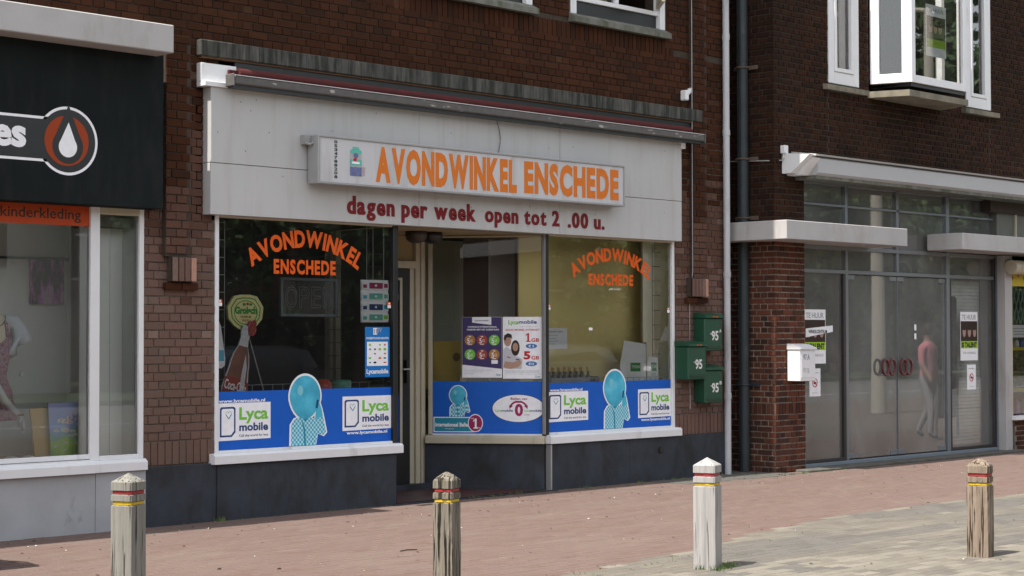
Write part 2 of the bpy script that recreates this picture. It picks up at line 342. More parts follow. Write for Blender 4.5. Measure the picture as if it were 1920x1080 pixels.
    def build(s, name, parent=None, kind=None, smooth=False, loc=None):
        me = bpy.data.meshes.new(name); me.from_pydata(s.v, [], s.f)
        for q in s.m: me.materials.append(q)
        me.polygons.foreach_set('material_index', s.mi)
        if any(s.t): me.attributes.new('tint', 'FLOAT', 'FACE').data.foreach_set('value', s.t)
        if smooth: me.polygons.foreach_set('use_smooth', [True]*len(me.polygons))
        me.update(); o = bpy.data.objects.new(name, me); C.objects.link(o)
        if loc is not None:
            me.transform(Matrix.Translation(-Vector(loc)))
            o.location = loc
        if parent is not None:
            o.parent = parent
            o.matrix_parent_inverse = parent.matrix_world.inverted() if parent.type != 'EMPTY' or True else Matrix()
        if kind: o['kind'] = kind
        return o
def thing(name, label, cat, loc=(0, 0, 0), group=None):
    o = bpy.data.objects.new(name, None); C.objects.link(o); o.empty_display_size = .1
    o.location = loc; o.matrix_world = Matrix.Translation(loc); tag(o, label, cat, group); return o
def tag(o, label, cat, group=None):
    o['label'] = label; o['category'] = cat
    if group: o['group'] = group
    return o

# ---------------------------------------------------------------- ground
BX = [-40, 2, 6, 9.17, 9.49, 10.31, 10.85, 11.41, 11.87, 12.51, 13.67, 14.41, 15.47, 16.79, 20, 60]
BY = [-5.6, -5.4, -5.1, -4.72, -4.65, -4.5, -4.45, -4.28, -4.15, -4.03, -3.80, -3.76, -3.79, -3.9, -4.1, -4.6]
def edge(x): return float(np.interp(x, BX, BY))
def edge2(x): return float(np.interp(x, [0, 9, 10, 11.4, 12.3, 12.9, 16, 30], [-4.9, -4.85, -5.3, -5.5, -5.65, -6.0, -6.6, -8]))
b = MB(); b.add([(-250, -250, -.04), (250, -250, -.04), (250, 250, -.04), (-250, 250, -.04)], [(0, 1, 2, 3)], mat('distant_ground', (.17, .16, .14), .95, .15, .6, 0))
b.build('ground', kind='structure')
# jointing sheet under the pavers, pavement side and street side of the curved edge
M_FARPAVE = M_JOINT
b = MB(); xs = list(range(-30, 61, 1))
for x0, x1 in zip(xs, xs[1:]): b.add([(x0, edge(x0), -.009), (x1, edge(x1), -.009), (x1, 1.6, -.009), (x0, 1.6, -.009)], [(0, 1, 2, 3)], M_JOINT)
pave = b.build('pavement', kind='structure')
b = MB()
for x0, x1 in zip(xs, xs[1:]): b.add([(x0, -13, -.009), (x1, -13, -.009), (x1, edge(x1), -.009), (x0, edge(x0), -.009)], [(0, 1, 2, 3)], M_JOINT)
street = b.build('street', kind='structure')
b = MB(); b.add([(-60, -24, -.013), (70, -24, -.013), (70, -13, -.013), (-60, -13, -.013)], [(0, 1, 2, 3)], mat('asphalt_road', (.14, .138, .13), .95, .1, 8, .3, 200))
b.add([(-60, -16.1, -.008), (70, -16.1, -.008), (70, -15.98, -.008), (-60, -15.98, -.008)], [(0, 1, 2, 3)], M_PRINTW); b.build('road', kind='structure')
b = MB(); b.box(FA, -60, 70, -.04, .12, 24, 60, mat('verge_grass', (.05, .075, .025), .95, .3, 1, 0)); b.build('grass_verge', kind='structure')

PW, PD = .205, .102
def paver_box(w_, d_, h_=.012, c=.004):
    v = []; 
    for z, i in ((-h_, 0), (-c, 0), (0, c)): v += [(-w_/2+i, -d_/2+i, z), (w_/2-i, -d_/2+i, z), (w_/2-i, d_/2-i, z), (-w_/2+i, d_/2-i, z)]
    f = [(8, 9, 10, 11)]
    for k in (0, 4): f += [(k+i, k+(i+1) % 4, k+4+(i+1) % 4, k+4+i) for i in range(4)]
    return v, f
pv = {k: paver_box(PW*q-.004, PD-.0035) for k, q in (('full', 1), ('half', .5))}
pav = []
zone = np.random.RandomState(3)
blobs = [(zone.uniform(8, 26), zone.uniform(-7.5, -3.8), zone.uniform(.3, 1.3), zone.uniform(.12, .4)) for _ in range(26)]
for j in range(-92, 0):
    y = j*PD+.045
    for i in range(int(3/PW), int(28/PW)):
        x = i*PW+(PW/2 if j % 2 else 0)
        if y > -.02: continue
        e = edge(x)
        if y > -.62 and 15.6 < x < 18.2 and y > -.62+abs(x-16.9)*.2: continue
        if x > 17.3 and y > -.62: continue
        if y > e:
            mm = 'red'
            if y < e+.14 and rnd.random() < .0: mm = 'tan'
        else:
            mm = 'grey'
            if any(((x-q[0])/q[2])**2+((y-q[1])/q[3])**2 < 1 for q in blobs): mm = 'dark'
            if y < edge2(x)+.12*math.sin(x*3) and rnd.random() < .55: mm = 'tan'
            if y > e-.10 and (i % 5) in (1, 2): mm = 'tan'
        px, py, z = proj((x, y, 0))
        vis = -15 < px < 1935 and 600 < py < 1095
        pav.append((x, y, mm, vis, z, rnd.random()))
PM = dict(red=M_PAVER, grey=M_GREYP, dark=M_DARKP, tan=M_TANP)
def jit(v, k): return [(p[0], p[1], p[2]+k) for p in v]
for side, par, nm in (('red', pave, 'pavement'), ('grey', street, 'street')):
    L = [p for p in pav if (p[2] == 'red') == (side == 'red')]
    near = sorted([p for p in L if p[3]], key=lambda p: p[4])[:298]; ns = set(id(p) for p in near)
    meshes = {}
    for p in near:
        if p[2] not in meshes:
            me = bpy.data.meshes.new('paver'); me.from_pydata(pv['full'][0], [], pv['full'][1]); me.materials.append(PM[p[2]]); meshes[p[2]] = me
        o = bpy.data.objects.new('paver', meshes[p[2]]); C.objects.link(o); o.parent = par
        o.location = (p[0], p[1], rnd.uniform(-.0015, .0015)); o.rotation_euler = (rnd.gauss(0, .004), rnd.gauss(0, .004), rnd.gauss(0, .006))
    b = MB()
    for p in L:
        if id(p) in ns: continue
        k = rnd.uniform(-.0015, .0015)
        b.add([(p[0]+q[0], p[1]+q[1], q[2]+k) for q in pv['full'][0]], pv['full'][1], PM[p[2]], max(.001, p[5]))
    b.build('paver_courses', par, 'stuff')
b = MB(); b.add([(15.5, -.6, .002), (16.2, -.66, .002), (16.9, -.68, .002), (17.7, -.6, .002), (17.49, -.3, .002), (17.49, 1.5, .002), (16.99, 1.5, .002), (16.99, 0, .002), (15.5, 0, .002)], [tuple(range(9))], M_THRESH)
b.build('alley_shade_paving', kind='structure')  # apron's dark tone also stands in for the shade band at the wall foot

# ---------------------------------------------------------------- bricks
CH, HP = .0745, .113          # course height, header pitch
def bond(regions, ch=CH, hp=HP, s_off=0., z_off=0., joint=.0095):
    """English cross bond clipped to rectangles (s0,s1,z0,z1)"""
    out = []
    for (s0, s1, z0, z1) in regions:
        k0 = int(round((z0-z_off)/ch)); k1 = int(round((z1-z_off)/ch))
        for k in range(k0, k1):
            head = k % 2 == 0; p = hp if head else 2*hp; off = s_off+(0 if head else (hp/2 if k % 4 == 1 else hp*1.5))
            i = math.floor((s0-off)/p); za = z_off+k*ch
            while off+i*p < s1:
                a = max(s0, off+i*p); e = min(s1, off+(i+1)*p); i += 1
                if e-a > .035: out.append((a+rnd.uniform(-.002, .003), e-joint+rnd.uniform(-.003, .002), za+rnd.uniform(-.0012, .0012), za+ch-joint+rnd.uniform(-.002, .0015)))
    return out
def soldiers(s0, s1, z0, z1, p=.0735, joint=.011):
    n = max(1, round((s1-s0)/p)); p = (s1-s0)/n
    return [(s0+i*p, s0+(i+1)*p-joint, z0, z1-joint) for i in range(n)]
def brick_verts(w_, h_, dep=.012, c=.003):
    v = []
    for d, i in ((-.004, 0), (dep-c, 0), (dep, c)): v += [(-w_/2+i, -d, -h_/2+i), (w_/2-i, -d, -h_/2+i), (w_/2-i, -d, h_/2-i), (-w_/2+i, -d, h_/2-i)]
    f = [(8, 9, 10, 11)]
    for k in (0, 4): f += [(k+i, k+(i+1) % 4, k+4+(i+1) % 4, k+4+i) for i in range(4)]
    return v, f
def lay(sets, parent, mt, hidden=lambda px, py: False):
    """sets: (Frame, d of the mortar face, bricks). The 300 largest in view are objects of their own, the rest one mesh"""
    allb = []
    for F, d, L, mq in [(x+(mt,))[:4] for x in sets]:
        for q in L:
            p = F.P((q[0]+q[1])/2, (q[2]+q[3])/2, d); px, py, z = proj(p)
            vis = z > 0 and -5 < px < 1925 and -5 < py < 1085 and not hidden(px, py)
            n = np.array([F.n[0], F.n[1], 0]); v = np.array(p)-CAM; face = -(v@n)/np.linalg.norm(v)
            area = (q[1]-q[0])*(q[3]-q[2])*face/z**2 if face > 0 and vis else 0
            allb.append((area, F, d, q, mq))
    allb.sort(key=lambda a: -a[0]); cache = {}; b = MB(); cnt = 0
    for area, F, d, q, mq in allb:
        w_, h_ = q[1]-q[0], q[3]-q[2]; ca, cz = (q[0]+q[1])/2, (q[2]+q[3])/2; pr = rnd.gauss(0, .0016); ang = math.atan2(F.u[1], F.u[0])
        if cnt < 300 and area > 0:
            key = (round(w_/.004)*.004, round(h_/.002)*.002, mq.name)
            if key not in cache:
                v, f = brick_verts(*key[:2]); me = bpy.data.meshes.new('brick'); me.from_pydata(v, [], f); me.materials.append(mq); cache[key] = me
            o = bpy.data.objects.new('brick', cache[key]); C.objects.link(o); o.parent = parent
            o.location = F.P(ca, cz, d+pr); o.rotation_euler = (rnd.gauss(0, .008), rnd.gauss(0, .006), ang+rnd.gauss(0, .008)); cnt += 1
        else:
            v, f = brick_verts(w_, h_); b.add([F.P(ca+p[0], cz+p[2], d+pr-p[1]) for p in v], f, mq, max(.001, rnd.random()))
    b.build('brick_courses', parent, 'stuff')

# ---------------------------------------------------------------- building with the two shops
A = thing('brick_building', 'long red brick building with the evening shop and the clothes shop on its ground floor', 'building', (12, 0, 0))
MD = -.012
wall = MB()
for r in [(8.77, 9.52, .52, 4.31), (9.31, 9.56, 2.7, 4.2), (3.8, 4.5, 0, 4.31), (-6, 3.8, 0, 8.6), (16.03, 16.98, .5, 4.31), (3.8, 11.9, 4.31, 5.2), (11.9, 16.98, 4.31, 5.2),
          (3.8, 11.9, 5.2, 7.0), (13.66, 14.26, 5.2, 7.0), (15.87, 16.98, 5.2, 7.0), (3.8, 16.98, 7.0, 8.6), (3.8, 8.77, 4.0, 4.31)]:
    wall.box(FA, r[0], r[1], r[2], r[3], -.3, MD, M_MORTARL if r[3] < 4.4 and r[2] < 1 else M_MORTAR)
wall.box(FA, 16.7, 16.98, 0, 8.6, -9, -.3, M_MORTAR); wall.box(FA, -6, -5.7, 0, 8.6, -9, -.3, M_MORTAR); wall.box(FA, -6, 16.98, 0, 8.6, -9.2, -9, M_MORTAR)
wallA = wall.build('wall', A)
rib = [(8.95, 9.21, 2.36, 4.31)]; ribR = [(16.31, 16.57, 2.33, 6.6)]
LA = bond([(8.77, 9.52, .745, 4.32), (9.31, 9.40, 2.7, 4.0), (16.04, 16.97, .745, 4.32), (3.8, 16.97, 4.32, 4.93), (13.66, 14.24, 5.14, 7.0), (15.88, 16.97, 5.0, 7.0), (6.5, 11.9, 4.93, 7.0)])
LA = [q for q in LA if not (q[0] < 8.82 and q[3] < 4.25 and q[0] > 6 and q[1] < 8.79)]
LA += soldiers(8.77, 9.52, .53, .745)+soldiers(16.04, 16.97, .50, .745)+soldiers(11.3, 16.04, 4.90, 5.09)
LA = [q for q in LA if not (9.2 < q[0] < 16.5 and 4.15 < q[2] and q[3] < 4.33 and q[0] > 9.3)]
lowb = lambda q: rnd.random() < (3.5-q[3])/1.6
tone = lambda q: (M_BRICKL if q[3]+rnd.gauss(0, .22) < 2.5 else M_BRICKM if q[3]+rnd.gauss(0, .22) < 3.5 else M_BRICK)  # tone by height puts the bounced light into the brick colour
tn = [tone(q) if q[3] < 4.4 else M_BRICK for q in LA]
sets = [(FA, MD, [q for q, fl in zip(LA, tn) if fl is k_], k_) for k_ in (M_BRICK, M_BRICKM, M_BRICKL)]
for (s0, s1, z0, z1), nz in ((rib[0], 0), (ribR[0], 0)):
    m_ = MB(); m_.box(FA, s0, s1, z0, z1, MD, .05, M_MORTAR); m_.build('pilaster_core', A)
    rb = bond([(s0, s1, z0, z1)], s_off=s0)
    sets.append((FA, .05, [q for q in rb if q[3] < 3.0], M_BRICKM)); sets.append((FA, .05, [q for q in rb if q[3] >= 3.0]))
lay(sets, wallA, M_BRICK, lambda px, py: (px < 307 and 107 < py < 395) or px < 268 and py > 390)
# soldier brick corbels under the pilasters
def corbel(c0, c1, z0, z1, mlast):
    m_ = MB(); m_.box(FA, c0, c1, z0, z1, MD, .085, M_MORTAR); o = m_.build('corbel', A)
    for i, q in enumerate(soldiers(c0, c1, z0, z1, .066)):
        m2 = MB(); m2.box(FA, q[0], q[1], q[2], q[3], .07, .10+rnd.uniform(0, .004), mlast if q[1] > c1-.03 else M_BRICKL, .004, .3+.1*i); m2.build('brick', o)
    m3 = MB()
    m3.box(FA, c0-.04, (c0+c1)/2-.01, z0-.075, z0-.012, MD, .06, M_BRICK, .004, .55); m3.box(FA, (c0+c1)/2, c1+.04, z0-.075, z0-.012, MD, .055, M_BRICK, .004, .9)
    m3.build('brick', o)
M_SUNLITBR = mat('sunlit_salmon_brick', (.40, .22, .16), .9, .15, 30, .5, 90)  # end brick of each corbel paler: sunlight on its face put into the colour
corbel(9.0, 9.26, 2.14, 2.36, M_SUNLITBR); corbel(16.24, 16.54, 2.11, 2.33, M_SUNLITBR)
# lintel beam, floor slab and roof
m_ = MB(); m_.box(FA, 9.31, 16.47, 4.165, 4.31, MD, .075, M_CONC, .008); m_.box(FA, 9.33, 16.45, 4.15, 4.1645, MD, .05, mat('rusty_flashing', (.13, .06, .025), .7, .3, 10, .1)); m_.build('lintel', A)
m_ = MB(); m_.box(FA, 7.2, 13.64, 8.6, 8.78, -.3, .29, M_WHITE, .01); m_.box(FA, 13.641, 17.0, 8.58, 8.80, -.3, .60, M_WHITE, .01); m_.build('shading_eave', A)  # eave added out of view, stepped in depth to shade the faces below
m_ = MB(); m_.box(FA, -5.7, 16.7, 8.3, 8.6, -9, -.3, M_CEIL); m_.box(FA, 3.8, 16.7, 3.95, 4.1, -9, -.3, M_CEIL); m_.build('roof', A)
m_ = MB()
for a0, a1 in ((8.77, 9.519), (9.521, 11.66), (13.87, 15.17), (15.172, 16.055), (16.057, 16.985)):
    top = .52 if a0 < 9 else .5
    m_ = MB(); m_.box(FA, a0, a1, -.05, top, -.25, .03 if a0 < 9 or a0 > 16 else .045, M_PLINTH, .004); m_.build('plinth', A)
for a0, a1 in ((4.5, 6.4), (6.402, 8.265), (8.269, 8.769)):
    m_ = MB(); m_.box(FA, a0, a1, -.05, .50, -.25, .035, M_GREYPANEL, .004); m_.build('plinth', A)
m_ = MB(); m_.tube([FA.P(15.7, .35, .04), FA.P(15.7, .35, .06)], .035, M_BLACK, 14); m_.build('vent', A)
# upstairs windows
def upwin(x0, x1, opened):
    f = MB(); z0, z1 = 5.2, 6.95; y0, y1 = -.10, -.03
    f.box(FA, x0, x0+.09, z0-.01, z1, y0, y1+.035, M_WHITE, .004); f.box(FA, x1-.09, x1, z0-.01, z1, y0, y1+.035, M_WHITE, .004); f.box(FA, x0+.0901, x1-.0901, z1-.08, z1, y0, y1, M_WHITE, .004)
    f.box(FA, x0+.0901, x1-.0901, z0+.15, z0+.2, y0, y1, M_WHITE, .004); xm = (x0+x1)/2; f.box(FA, xm-.03, xm+.03, z0+.201, z1-.081, y0, y1, M_WHITE, .004)
    fo = f.build('window', A)
    p = MB(); p.box(FA, x0+.09, x1-.09, z0, z0+.149, y0, y1-.03, M_BLACK); p.build('lower_panel', fo)
    p = MB(); p.rect(FA, x0+.09, xm-.03, z0+.2, z1-.08, -.06, M_GLASS); p.build('pane', fo)
    p = MB(); p.rect(FA, x0+.1, xm-.03, z0+.2, z1-.1, -.16, M_CREAM); p.build('curtain', fo)
    p = MB()
    if opened:
        G = Frame(x1-.1, .02, -.62, -.40)
        G = Frame(x1-.1-.55*.83, -.42, .83, .55) if False else Frame(x1-.42, -.33, .35, .38)
        for q in ((0, .06), (.46, .52)): p.box(G, q[0], q[1], z0+.23, z1-.12, -.02, .02, M_CREAM, .003)
        p.box(G, .0601, .4599, z0+.23, z0+.31, -.02, .02, M_CREAM, .003); p.rect(G, .06, .46, z0+.31, z1-.12, 0, M_GLASS); p.build('casement', fo)
        p = MB(); p.box(FA, xm+.2, xm+.42, z0+.2, z0+.215, -.25, -.1, M_WHITE); p.build('windowsill_board', fo)
    else:
        p.rect(FA, xm+.03, x1-.09, z0+.2, z1-.08, -.06, M_GLASS); p.build('pane', fo)
    s = MB(); s.profile(FA, [(-.1, 5.21), (-.1, 5.1), (.085, 5.085), (.085, 5.145), (-.02, 5.2)], x0-.03, x1+.02, M_SILLG); s.build('sill', fo)
    r_ = MB()
    r_.box(FA, x0, x1, 5.1, 6.95, -.9, -.89, M_INT); r_.build('room_back', fo)
upwin(11.9, 13.65, False); upwin(14.26, 15.87, True)

# ---- display windows of the evening shop
def sill(parent, F, s0, s1, z0, z1, d1, mm=M_WHITE):
    s = MB(); s.profile(F, [(-.12, z1+.012), (-.12, z0), (d1, z0), (d1, z1-.018), (d1-.02, z1)], s0, s1, mm); return s.build('sill', parent)
def member(b, F, a0, a1, z0, z1, d0=-.07, d1=.0, mm=M_WHITE): b.box(F, a0, a1, z0, z1, d0, d1, mm, .004)
f = MB(); member(f, FA, 9.521, 9.565, .60, 2.76); member(f, FA, 9.566, 11.655, .60, .625); member(f, FA, 9.566, 11.655, 2.73, 2.76, mm=M_CREAM)
winL = f.build('display_window', A); winL['label'] = 'left display window with the cola bottle and beer cutouts behind the glass'
p = MB(); p.box(FA, 11.656, 11.72, .585, 2.75, -.06, .012, M_BLACK, .006); p.build('corner_post', winL)
p = MB(); p.rect(FA, 9.565, 11.656, .625, 2.73, -.03, M_GLASS); p.build('pane', winL)
sill(winL, FA, 9.46, 11.72, .51, .60, .085)
f = MB(); member(f, FA, 15.975, 16.025, .59, 2.76); member(f, FA, 13.9, 15.974, .59, .615); member(f, FA, 13.9, 15.974, 2.73, 2.76, mm=M_CREAM)
winR = f.build('display_window', A); winR['label'] = 'right display window with the white carton behind the glass'
p = MB(); p.rect(FA, 13.9, 15.975, .615, 2.73, -.03, M_GLASS); p.build('pane', winR)
sill(winR, FA, 13.845, 16.06, .50, .59, .075)
FG = Frame(13.1, 1.05, .77, -1.05)    # the splayed pane beside the door
f = MB(); member(f, FG, .0, .045, .59, 2.74, mm=M_CREAM); member(f, FG, .0451, 1.27, .58, .60); member(f, FG, .0451, 1.27, 2.72, 2.74, mm=M_CREAM)
winM = f.build('display_window', A); winM['label'] = 'splayed display window between the door and the right display window'
p = MB(); p.rect(FG, .045, 1.27, .60, 2.72, -.03, M_GLASS); p.build('pane', winM)
p = MB(); p.box(FA, 13.83, 13.885, .585, 2.75, -.05, .0145, M_BLACK, .006); p.box(FA, 13.822, 13.829, .6, 2.75, -.03, .012, M_SILVER); p.build('corner_post', winM)
s = MB(); s.profile(FG, [(-.12, .60), (-.12, .50), (.06, .50), (.06, .565), (.04, .58)], -.02, 1.275, M_CREAM); s.build('sill', winM)
m_ = MB(); m_.box(FG, -.03, 1.27, -.05, .499, -.2, .02, M_PLINTH, .003); m_.build('plinth', A)
m_ = MB(); m_.box(FA, 13.865, 13.885, -.04, .49, -.02, .052, M_SILVER); m_.build('corner_strip', A)
FR = Frame(11.69, 0.02, .11, 1.1)     # the return beside the left window
f = MB(); f.box(FR, .03, 1.08, -.05, .55, .0, .05, M_PLINTH); f.box(FR, .03, 1.08, .551, .6, -.02, .07, M_CREAM); f.box(FR, 1.02, 1.08, .601, 2.74, .0, .05, M_CREAM); f.rect(FR, .03, 1.02, .6, 2.74, .03, M_GLASS); f.build('window_return', A)
# orange letters on the glass
p = MB(); p.chars(FA, 'AVONDWINKEL', 10.585, 1.38, 1.11, .165, R(70), -.024, M_ORANGE, .045, 1.17); p.build('lettering', winL); p = MB(); p.words(FA, 'ENSCHEDE', 10.20, 10.945, 2.235, 2.375, -.024, M_ORANGE, .045, .11); p.build('lettering', winL)
p = MB(); p.chars(FA, 'AVONDWINKEL', 14.955, 1.375, 1.11, .15, R(70), -.024, M_ORANGE, .045, 1.17); p.build('lettering', winR); p = MB(); p.words(FA, 'ENSCHEDE', 14.56, 15.315, 2.215, 2.345, -.024, M_ORANGE, .045, .11)
p.build('lettering', winR); p = MB(); p.text(FA, 'gebroeders', 14.9, 15.1, 2.16, 2.19, -.024, M_PRINTW, 0); p.build('lettering', winR)

# ---- door and its recess
DY = -1.12
f = MB(); f.box(FA, 11.76, 11.85, .05, 2.74, DY-.06, DY+.03, M_CREAM, .004); f.box(FA, 12.96, 13.10, .05, 2.74, DY-.06, DY+.03, M_CREAM, .006); f.box(FA, 13.02, 13.035, .05, 2.74, DY+.031, DY+.05, M_CREAM); f.box(FA, 11.851, 12.959, 2.385, 2.465, DY-.06, DY+.03, M_CREAM, .004)
f.box(FA, 12.9, 12.958, .06, 2.384, DY-.05, DY+.0, M_CREAM); 
door = f.build('shop_door', A)
p = MB(); x0, x1, z0, z1 = 11.86, 12.895, .07, 2.375; gx0, gx1, gz0, gz1 = 11.97, 12.77, .47, 2.27
for q in ((x0, gx0, z0, z1), (gx1, x1, z0, z1), (gx0, gx1, z0, gz0), (gx0, gx1, gz1, z1)): p.box(FA, *q, DY-.045, DY-.005, M_BLACK)
p.build('door_leaf', door)
p = MB()
for q in ((gx0-.012, gx0+.02, gz0-.012, gz1+.012), (gx1-.02, gx1+.012, gz0-.012, gz1+.012), (gx0+.021, gx1-.021, gz0-.012, gz0+.015), (gx0+.021, gx1-.021, gz1-.015, gz1+.012)): p.box(FA, *q, DY-.004, DY+.008, M_CREAM)
p.build('glazing_bead', door)
p = MB(); p.rect(FA, gx0, gx1, gz0, gz1, DY-.02, M_GLASS); p.build('pane', door)
p = MB(); p.box(FA, 12.82, 12.85, 1.15, 1.4, DY, DY+.04, M_BLACK, .004); p.tube([FA.P(12.835, 1.3, DY+.04), FA.P(12.835, 1.3, DY+.07), FA.P(12.74, 1.3, DY+.07)], .009, M_SILVER); p.build('handle', door)
p = MB(); p.box(FA, 11.85, 12.96, 2.466, 2.74, DY-.05, DY-.02, mat('ochre_transom', (.30, .225, .11), .7, .08, 3, 0)); p.text(FA, 'AVONDWINKEL', 12.05, 12.72, 2.6, 2.67, DY-.018, M_OLIVE, .03); p.build('transom_panel', door)
p = MB(); p.box(FA, 11.76, 13.14, -.04, .068, -1.2, -1.0, M_PLINTH, .004); p.build('threshold', A)
p = MB(); p.add([(11.68, .0, .012), (13.86, .0, .012), (13.14, 1.0, .012), (11.78, 1.0, .012)], [(0, 1, 2, 3)], M_TILE); p.add([(11.6, -.10, .006), (13.95, -.10, .006), (13.95, .0, .006), (11.6, .0, .006)], [(0, 1, 2, 3)], M_PLINTH)
p.build('entrance_floor', kind='structure')
p = MB(); p.add([(11.68, .06, 2.745), (13.86, .06, 2.745), (13.14, 1.12, 2.745), (11.78, 1.12, 2.745)], [(3, 2, 1, 0)], mat('entrance_ceiling', (.36, .29, .17), .8, .06, 3, 0)); p.build('entrance_ceiling', A)
for i, x in enumerate((12.47, 12.69)):
    p = MB(); n = 16; y = .55
    prof = [(.002, 2.62), (.06, 2.628), (.10, 2.655), (.115, 2.70), (.115, 2.742)]
    p.lathe(x, y, prof, M_BLACK if i else mat('brown_lamp', (.06, .045, .035), .5), 18); o = p.build('entrance_lamp', smooth=True)
    tag(o, ['brown domed lamp on the entrance ceiling, nearer the left window', 'black domed lamp on the entrance ceiling, nearer the door post'][i], 'lamp', 'domed lamps on the entrance ceiling')

# ---- rooms behind the glass
for a0, a1 in ((9.57, 11.62), (13.95, 16.04)):
    p = MB(); p.box(FA, a0, a1, .9, 1.05, -.44, -.08, M_GREYW); p.build('display_shelf', A)
p = MB(); p.box(FA, 13.15, 16.05, 2.752, 2.7595, -.6, -.08, M_CEIL); p.box(FA, 9.5, 16.3, 2.76, 2.8, -8, -.32, M_INT); p.box(FA, 9.5, 16.3, .0, .02, -8, -1.3, M_INT); p.box(FA, 9.45, 9.5, 0, 2.8, -8, -.3, M_INT); p.box(FA, 9.5, 16.6, 0, 2.8, -6.1, -6, M_INT); p.build('interior', A)
p = MB(); p.box(FA, 13.95, 16.16, 1.05, 2.76, -.52, -.50, M_TANPANEL); p.build('window_backing', A)
p = MB(); p.box(FA, 15.995, 16.028, 1.05, 2.76, -.499, -.072, M_CREAMPANEL); p.box(FA, 15.79, 15.994, 1.05, 2.76, -.30, -.28, M_CREAMPANEL); p.build('window_side_panel', A)
p = MB(); p.box(FA, 14.30, 14.70, .0, 2.76, -1.33, -1.30, mat('grey_partition', (.6, .62, .6), .8, .05, 2, 0)); p.box(FA, 12.95, 14.4, .0, 2.76, -1.9, -1.85, M_OLIVE); p.build('partition', A)

# ---- board above the shop, awning, light box
o = thing('fascia_board', 'long off-white board over the shop windows with dark red opening hours text', 'sign', (12.7, -.1, 2.75))
gaps = [(9.385, 11.9), (11.903, 13.95), (13.953, 16.02)]
for i, (a0, a1) in enumerate(gaps):
    for z0, z1 in ((2.745, 3.205), (3.21, 3.885)):
        p = MB(); p.box(FA, a0, a1, z0, z1, -.02, .115+(.002 if z0 > 3 else 0), M_FASCIA, .003); p.build('panel', o)
p = MB(); 
for st, a0, a1, z0, z1 in (('dagen per week', 10.965, 12.675, 2.768, 3.0), ('open tot 2', 12.815, 13.93, 2.775, 2.995), ('.00 u.', 14.07, 14.66, 2.82, 2.99)):
    p = MB(); p.words(FA, st, a0, a1, z0, z1, .1185, M_MAROON, .030, .10, o, .05); p.build('lettering', o)
p = MB(); p.box(FA, 9.31, 16.07, 3.886, 3.93, .0, .135, M_WHITE, .003); p.box(FA, 9.31, 9.7, 3.931, 4.10, .0, .07, M_WHITE, .003); p.box(FA, 16.0, 16.07, 3.82, 3.885, .0, .135, M_WHITE); p.build('top_trim', o)
p = MB()
for _ in range(26):
    a, z = rnd.uniform(9.45, 15.9), rnd.choice([rnd.uniform(2.77, 3.86)]); p.ell(FA, a, z, .005, .007, .1192, M_BLACK, 6)
p.build('nail_heads', o)
p = MB(); pts = [FA.P(12.98+.05*math.sin(t*3), 3.88-.36*t, .13) for t in [i/8 for i in range(9)]]; p.tube(pts, .004, M_DWIRE, 5)
tag(p.build('loose_cable'), 'thin dark cable hanging from the awning to the top of the light box', 'cable')
o = thing('rolled_awning', 'rolled awning with worn grey bar and red cloth under the concrete lintel', 'awning', (12.9, -.2, 3.9))
p = MB(); p.box(FA, 9.52, 16.24, 3.905, 3.985, .20, .285, M_AWN, .012); p.box(FA, 9.50, 9.519, 3.885, 4.0, .17, .295, M_AWN, .01); p.box(FA, 16.241, 16.26, 3.89, 3.995, .18, .29, M_AWN, .008)
p.box(FA, 9.5201, 16.2399, 3.875, 3.904, .18, .26, M_BLACK); p.box(FA, 9.53, 16.23, 3.9851, 3.99, .21, .287, M_WHITE); p.build('front_bar', o)
p = MB(); n = 14; p.tube([(9.7, -.09, 4.04), (16.2, -.09, 4.04)], .045, M_REDCLOTH, 14); p.box(FA, 9.6, 16.25, 3.96, 4.06, .04, .10, M_REDCLOTH); p.build('cloth', o)
p = MB(); p.box(FA, 9.71, 16.35, 3.95, 4.15, -.02, .03, M_BLACK); p.build('box', o)
o = thing('light_box_sign', 'white light box sign with orange capitals over the shop door', 'sign', (12.65, -.2, 3.07))
p = MB(); a0, a1, z0, z1 = 10.47, 14.81, 3.075, 3.53
p.box(FA, a0, a1, z0, z1, .14, .285, M_SIGNF, .006); p.build('case', o)
p = MB()
for q in ((a0, a1, z0, z0+.022), (a0, a1, z1-.022, z1)): p.box(FA, *q, .2855, .30, M_SIGNF, .004)
for q in ((a0, a0+.022, z0+.0221, z1-.0221), (a1-.022, a1, z0+.0221, z1-.0221)): p.box(FA, *q, .2855, .30, M_SIGNF, .004)
p.build('rim', o)
p = MB(); p.rect(FA, a0+.022, a1-.022, z0+.022, z1-.022, .288, M_SIGNW); p.build('face', o)
p = MB(); p.words(FA, 'AVONDWINKEL', 11.18, 13.11, 3.125, 3.475, .290, M_SIGNOR, .054, .06); p.build('lettering', o); p = MB(); p.words(FA, 'ENSCHEDE', 13.22, 14.71, 3.135, 3.475, .290, M_SIGNOR, .054, .07)
p.build('lettering', o); p = MB()
for i, ch in enumerate('0534788208'):
    zz = 3.49-i*.0365; p.text(FA, ch, 10.665, 10.705, zz-.028, zz, .290, M_TEXTBLK, .03)
p.build('lettering', o)
p = MB(); cx = 10.93
p.rect(FA, cx-.072, cx+.072, 3.19, 3.40, .290, M_PGREY); p.ell(FA, cx, 3.40, .072, .03, .291, M_SEA, 20); p.rect(FA, cx-.04, cx+.04, 3.42, 3.445, .2905, M_SEA); p.rect(FA, cx-.072, cx+.072, 3.27, 3.325, .2912, M_SEA)
p.ell(FA, cx-.01, 3.325, .022, .018, .292, M_PRED, 12); p.rect(FA, cx-.05, cx+.045, 3.285, 3.305, .2925, M_PRINTW); p.ell(FA, cx, 3.365, .03, .025, .292, mat('print_blue_grey', (.12, .14, .3), .5, .3, 40, 0), 14)
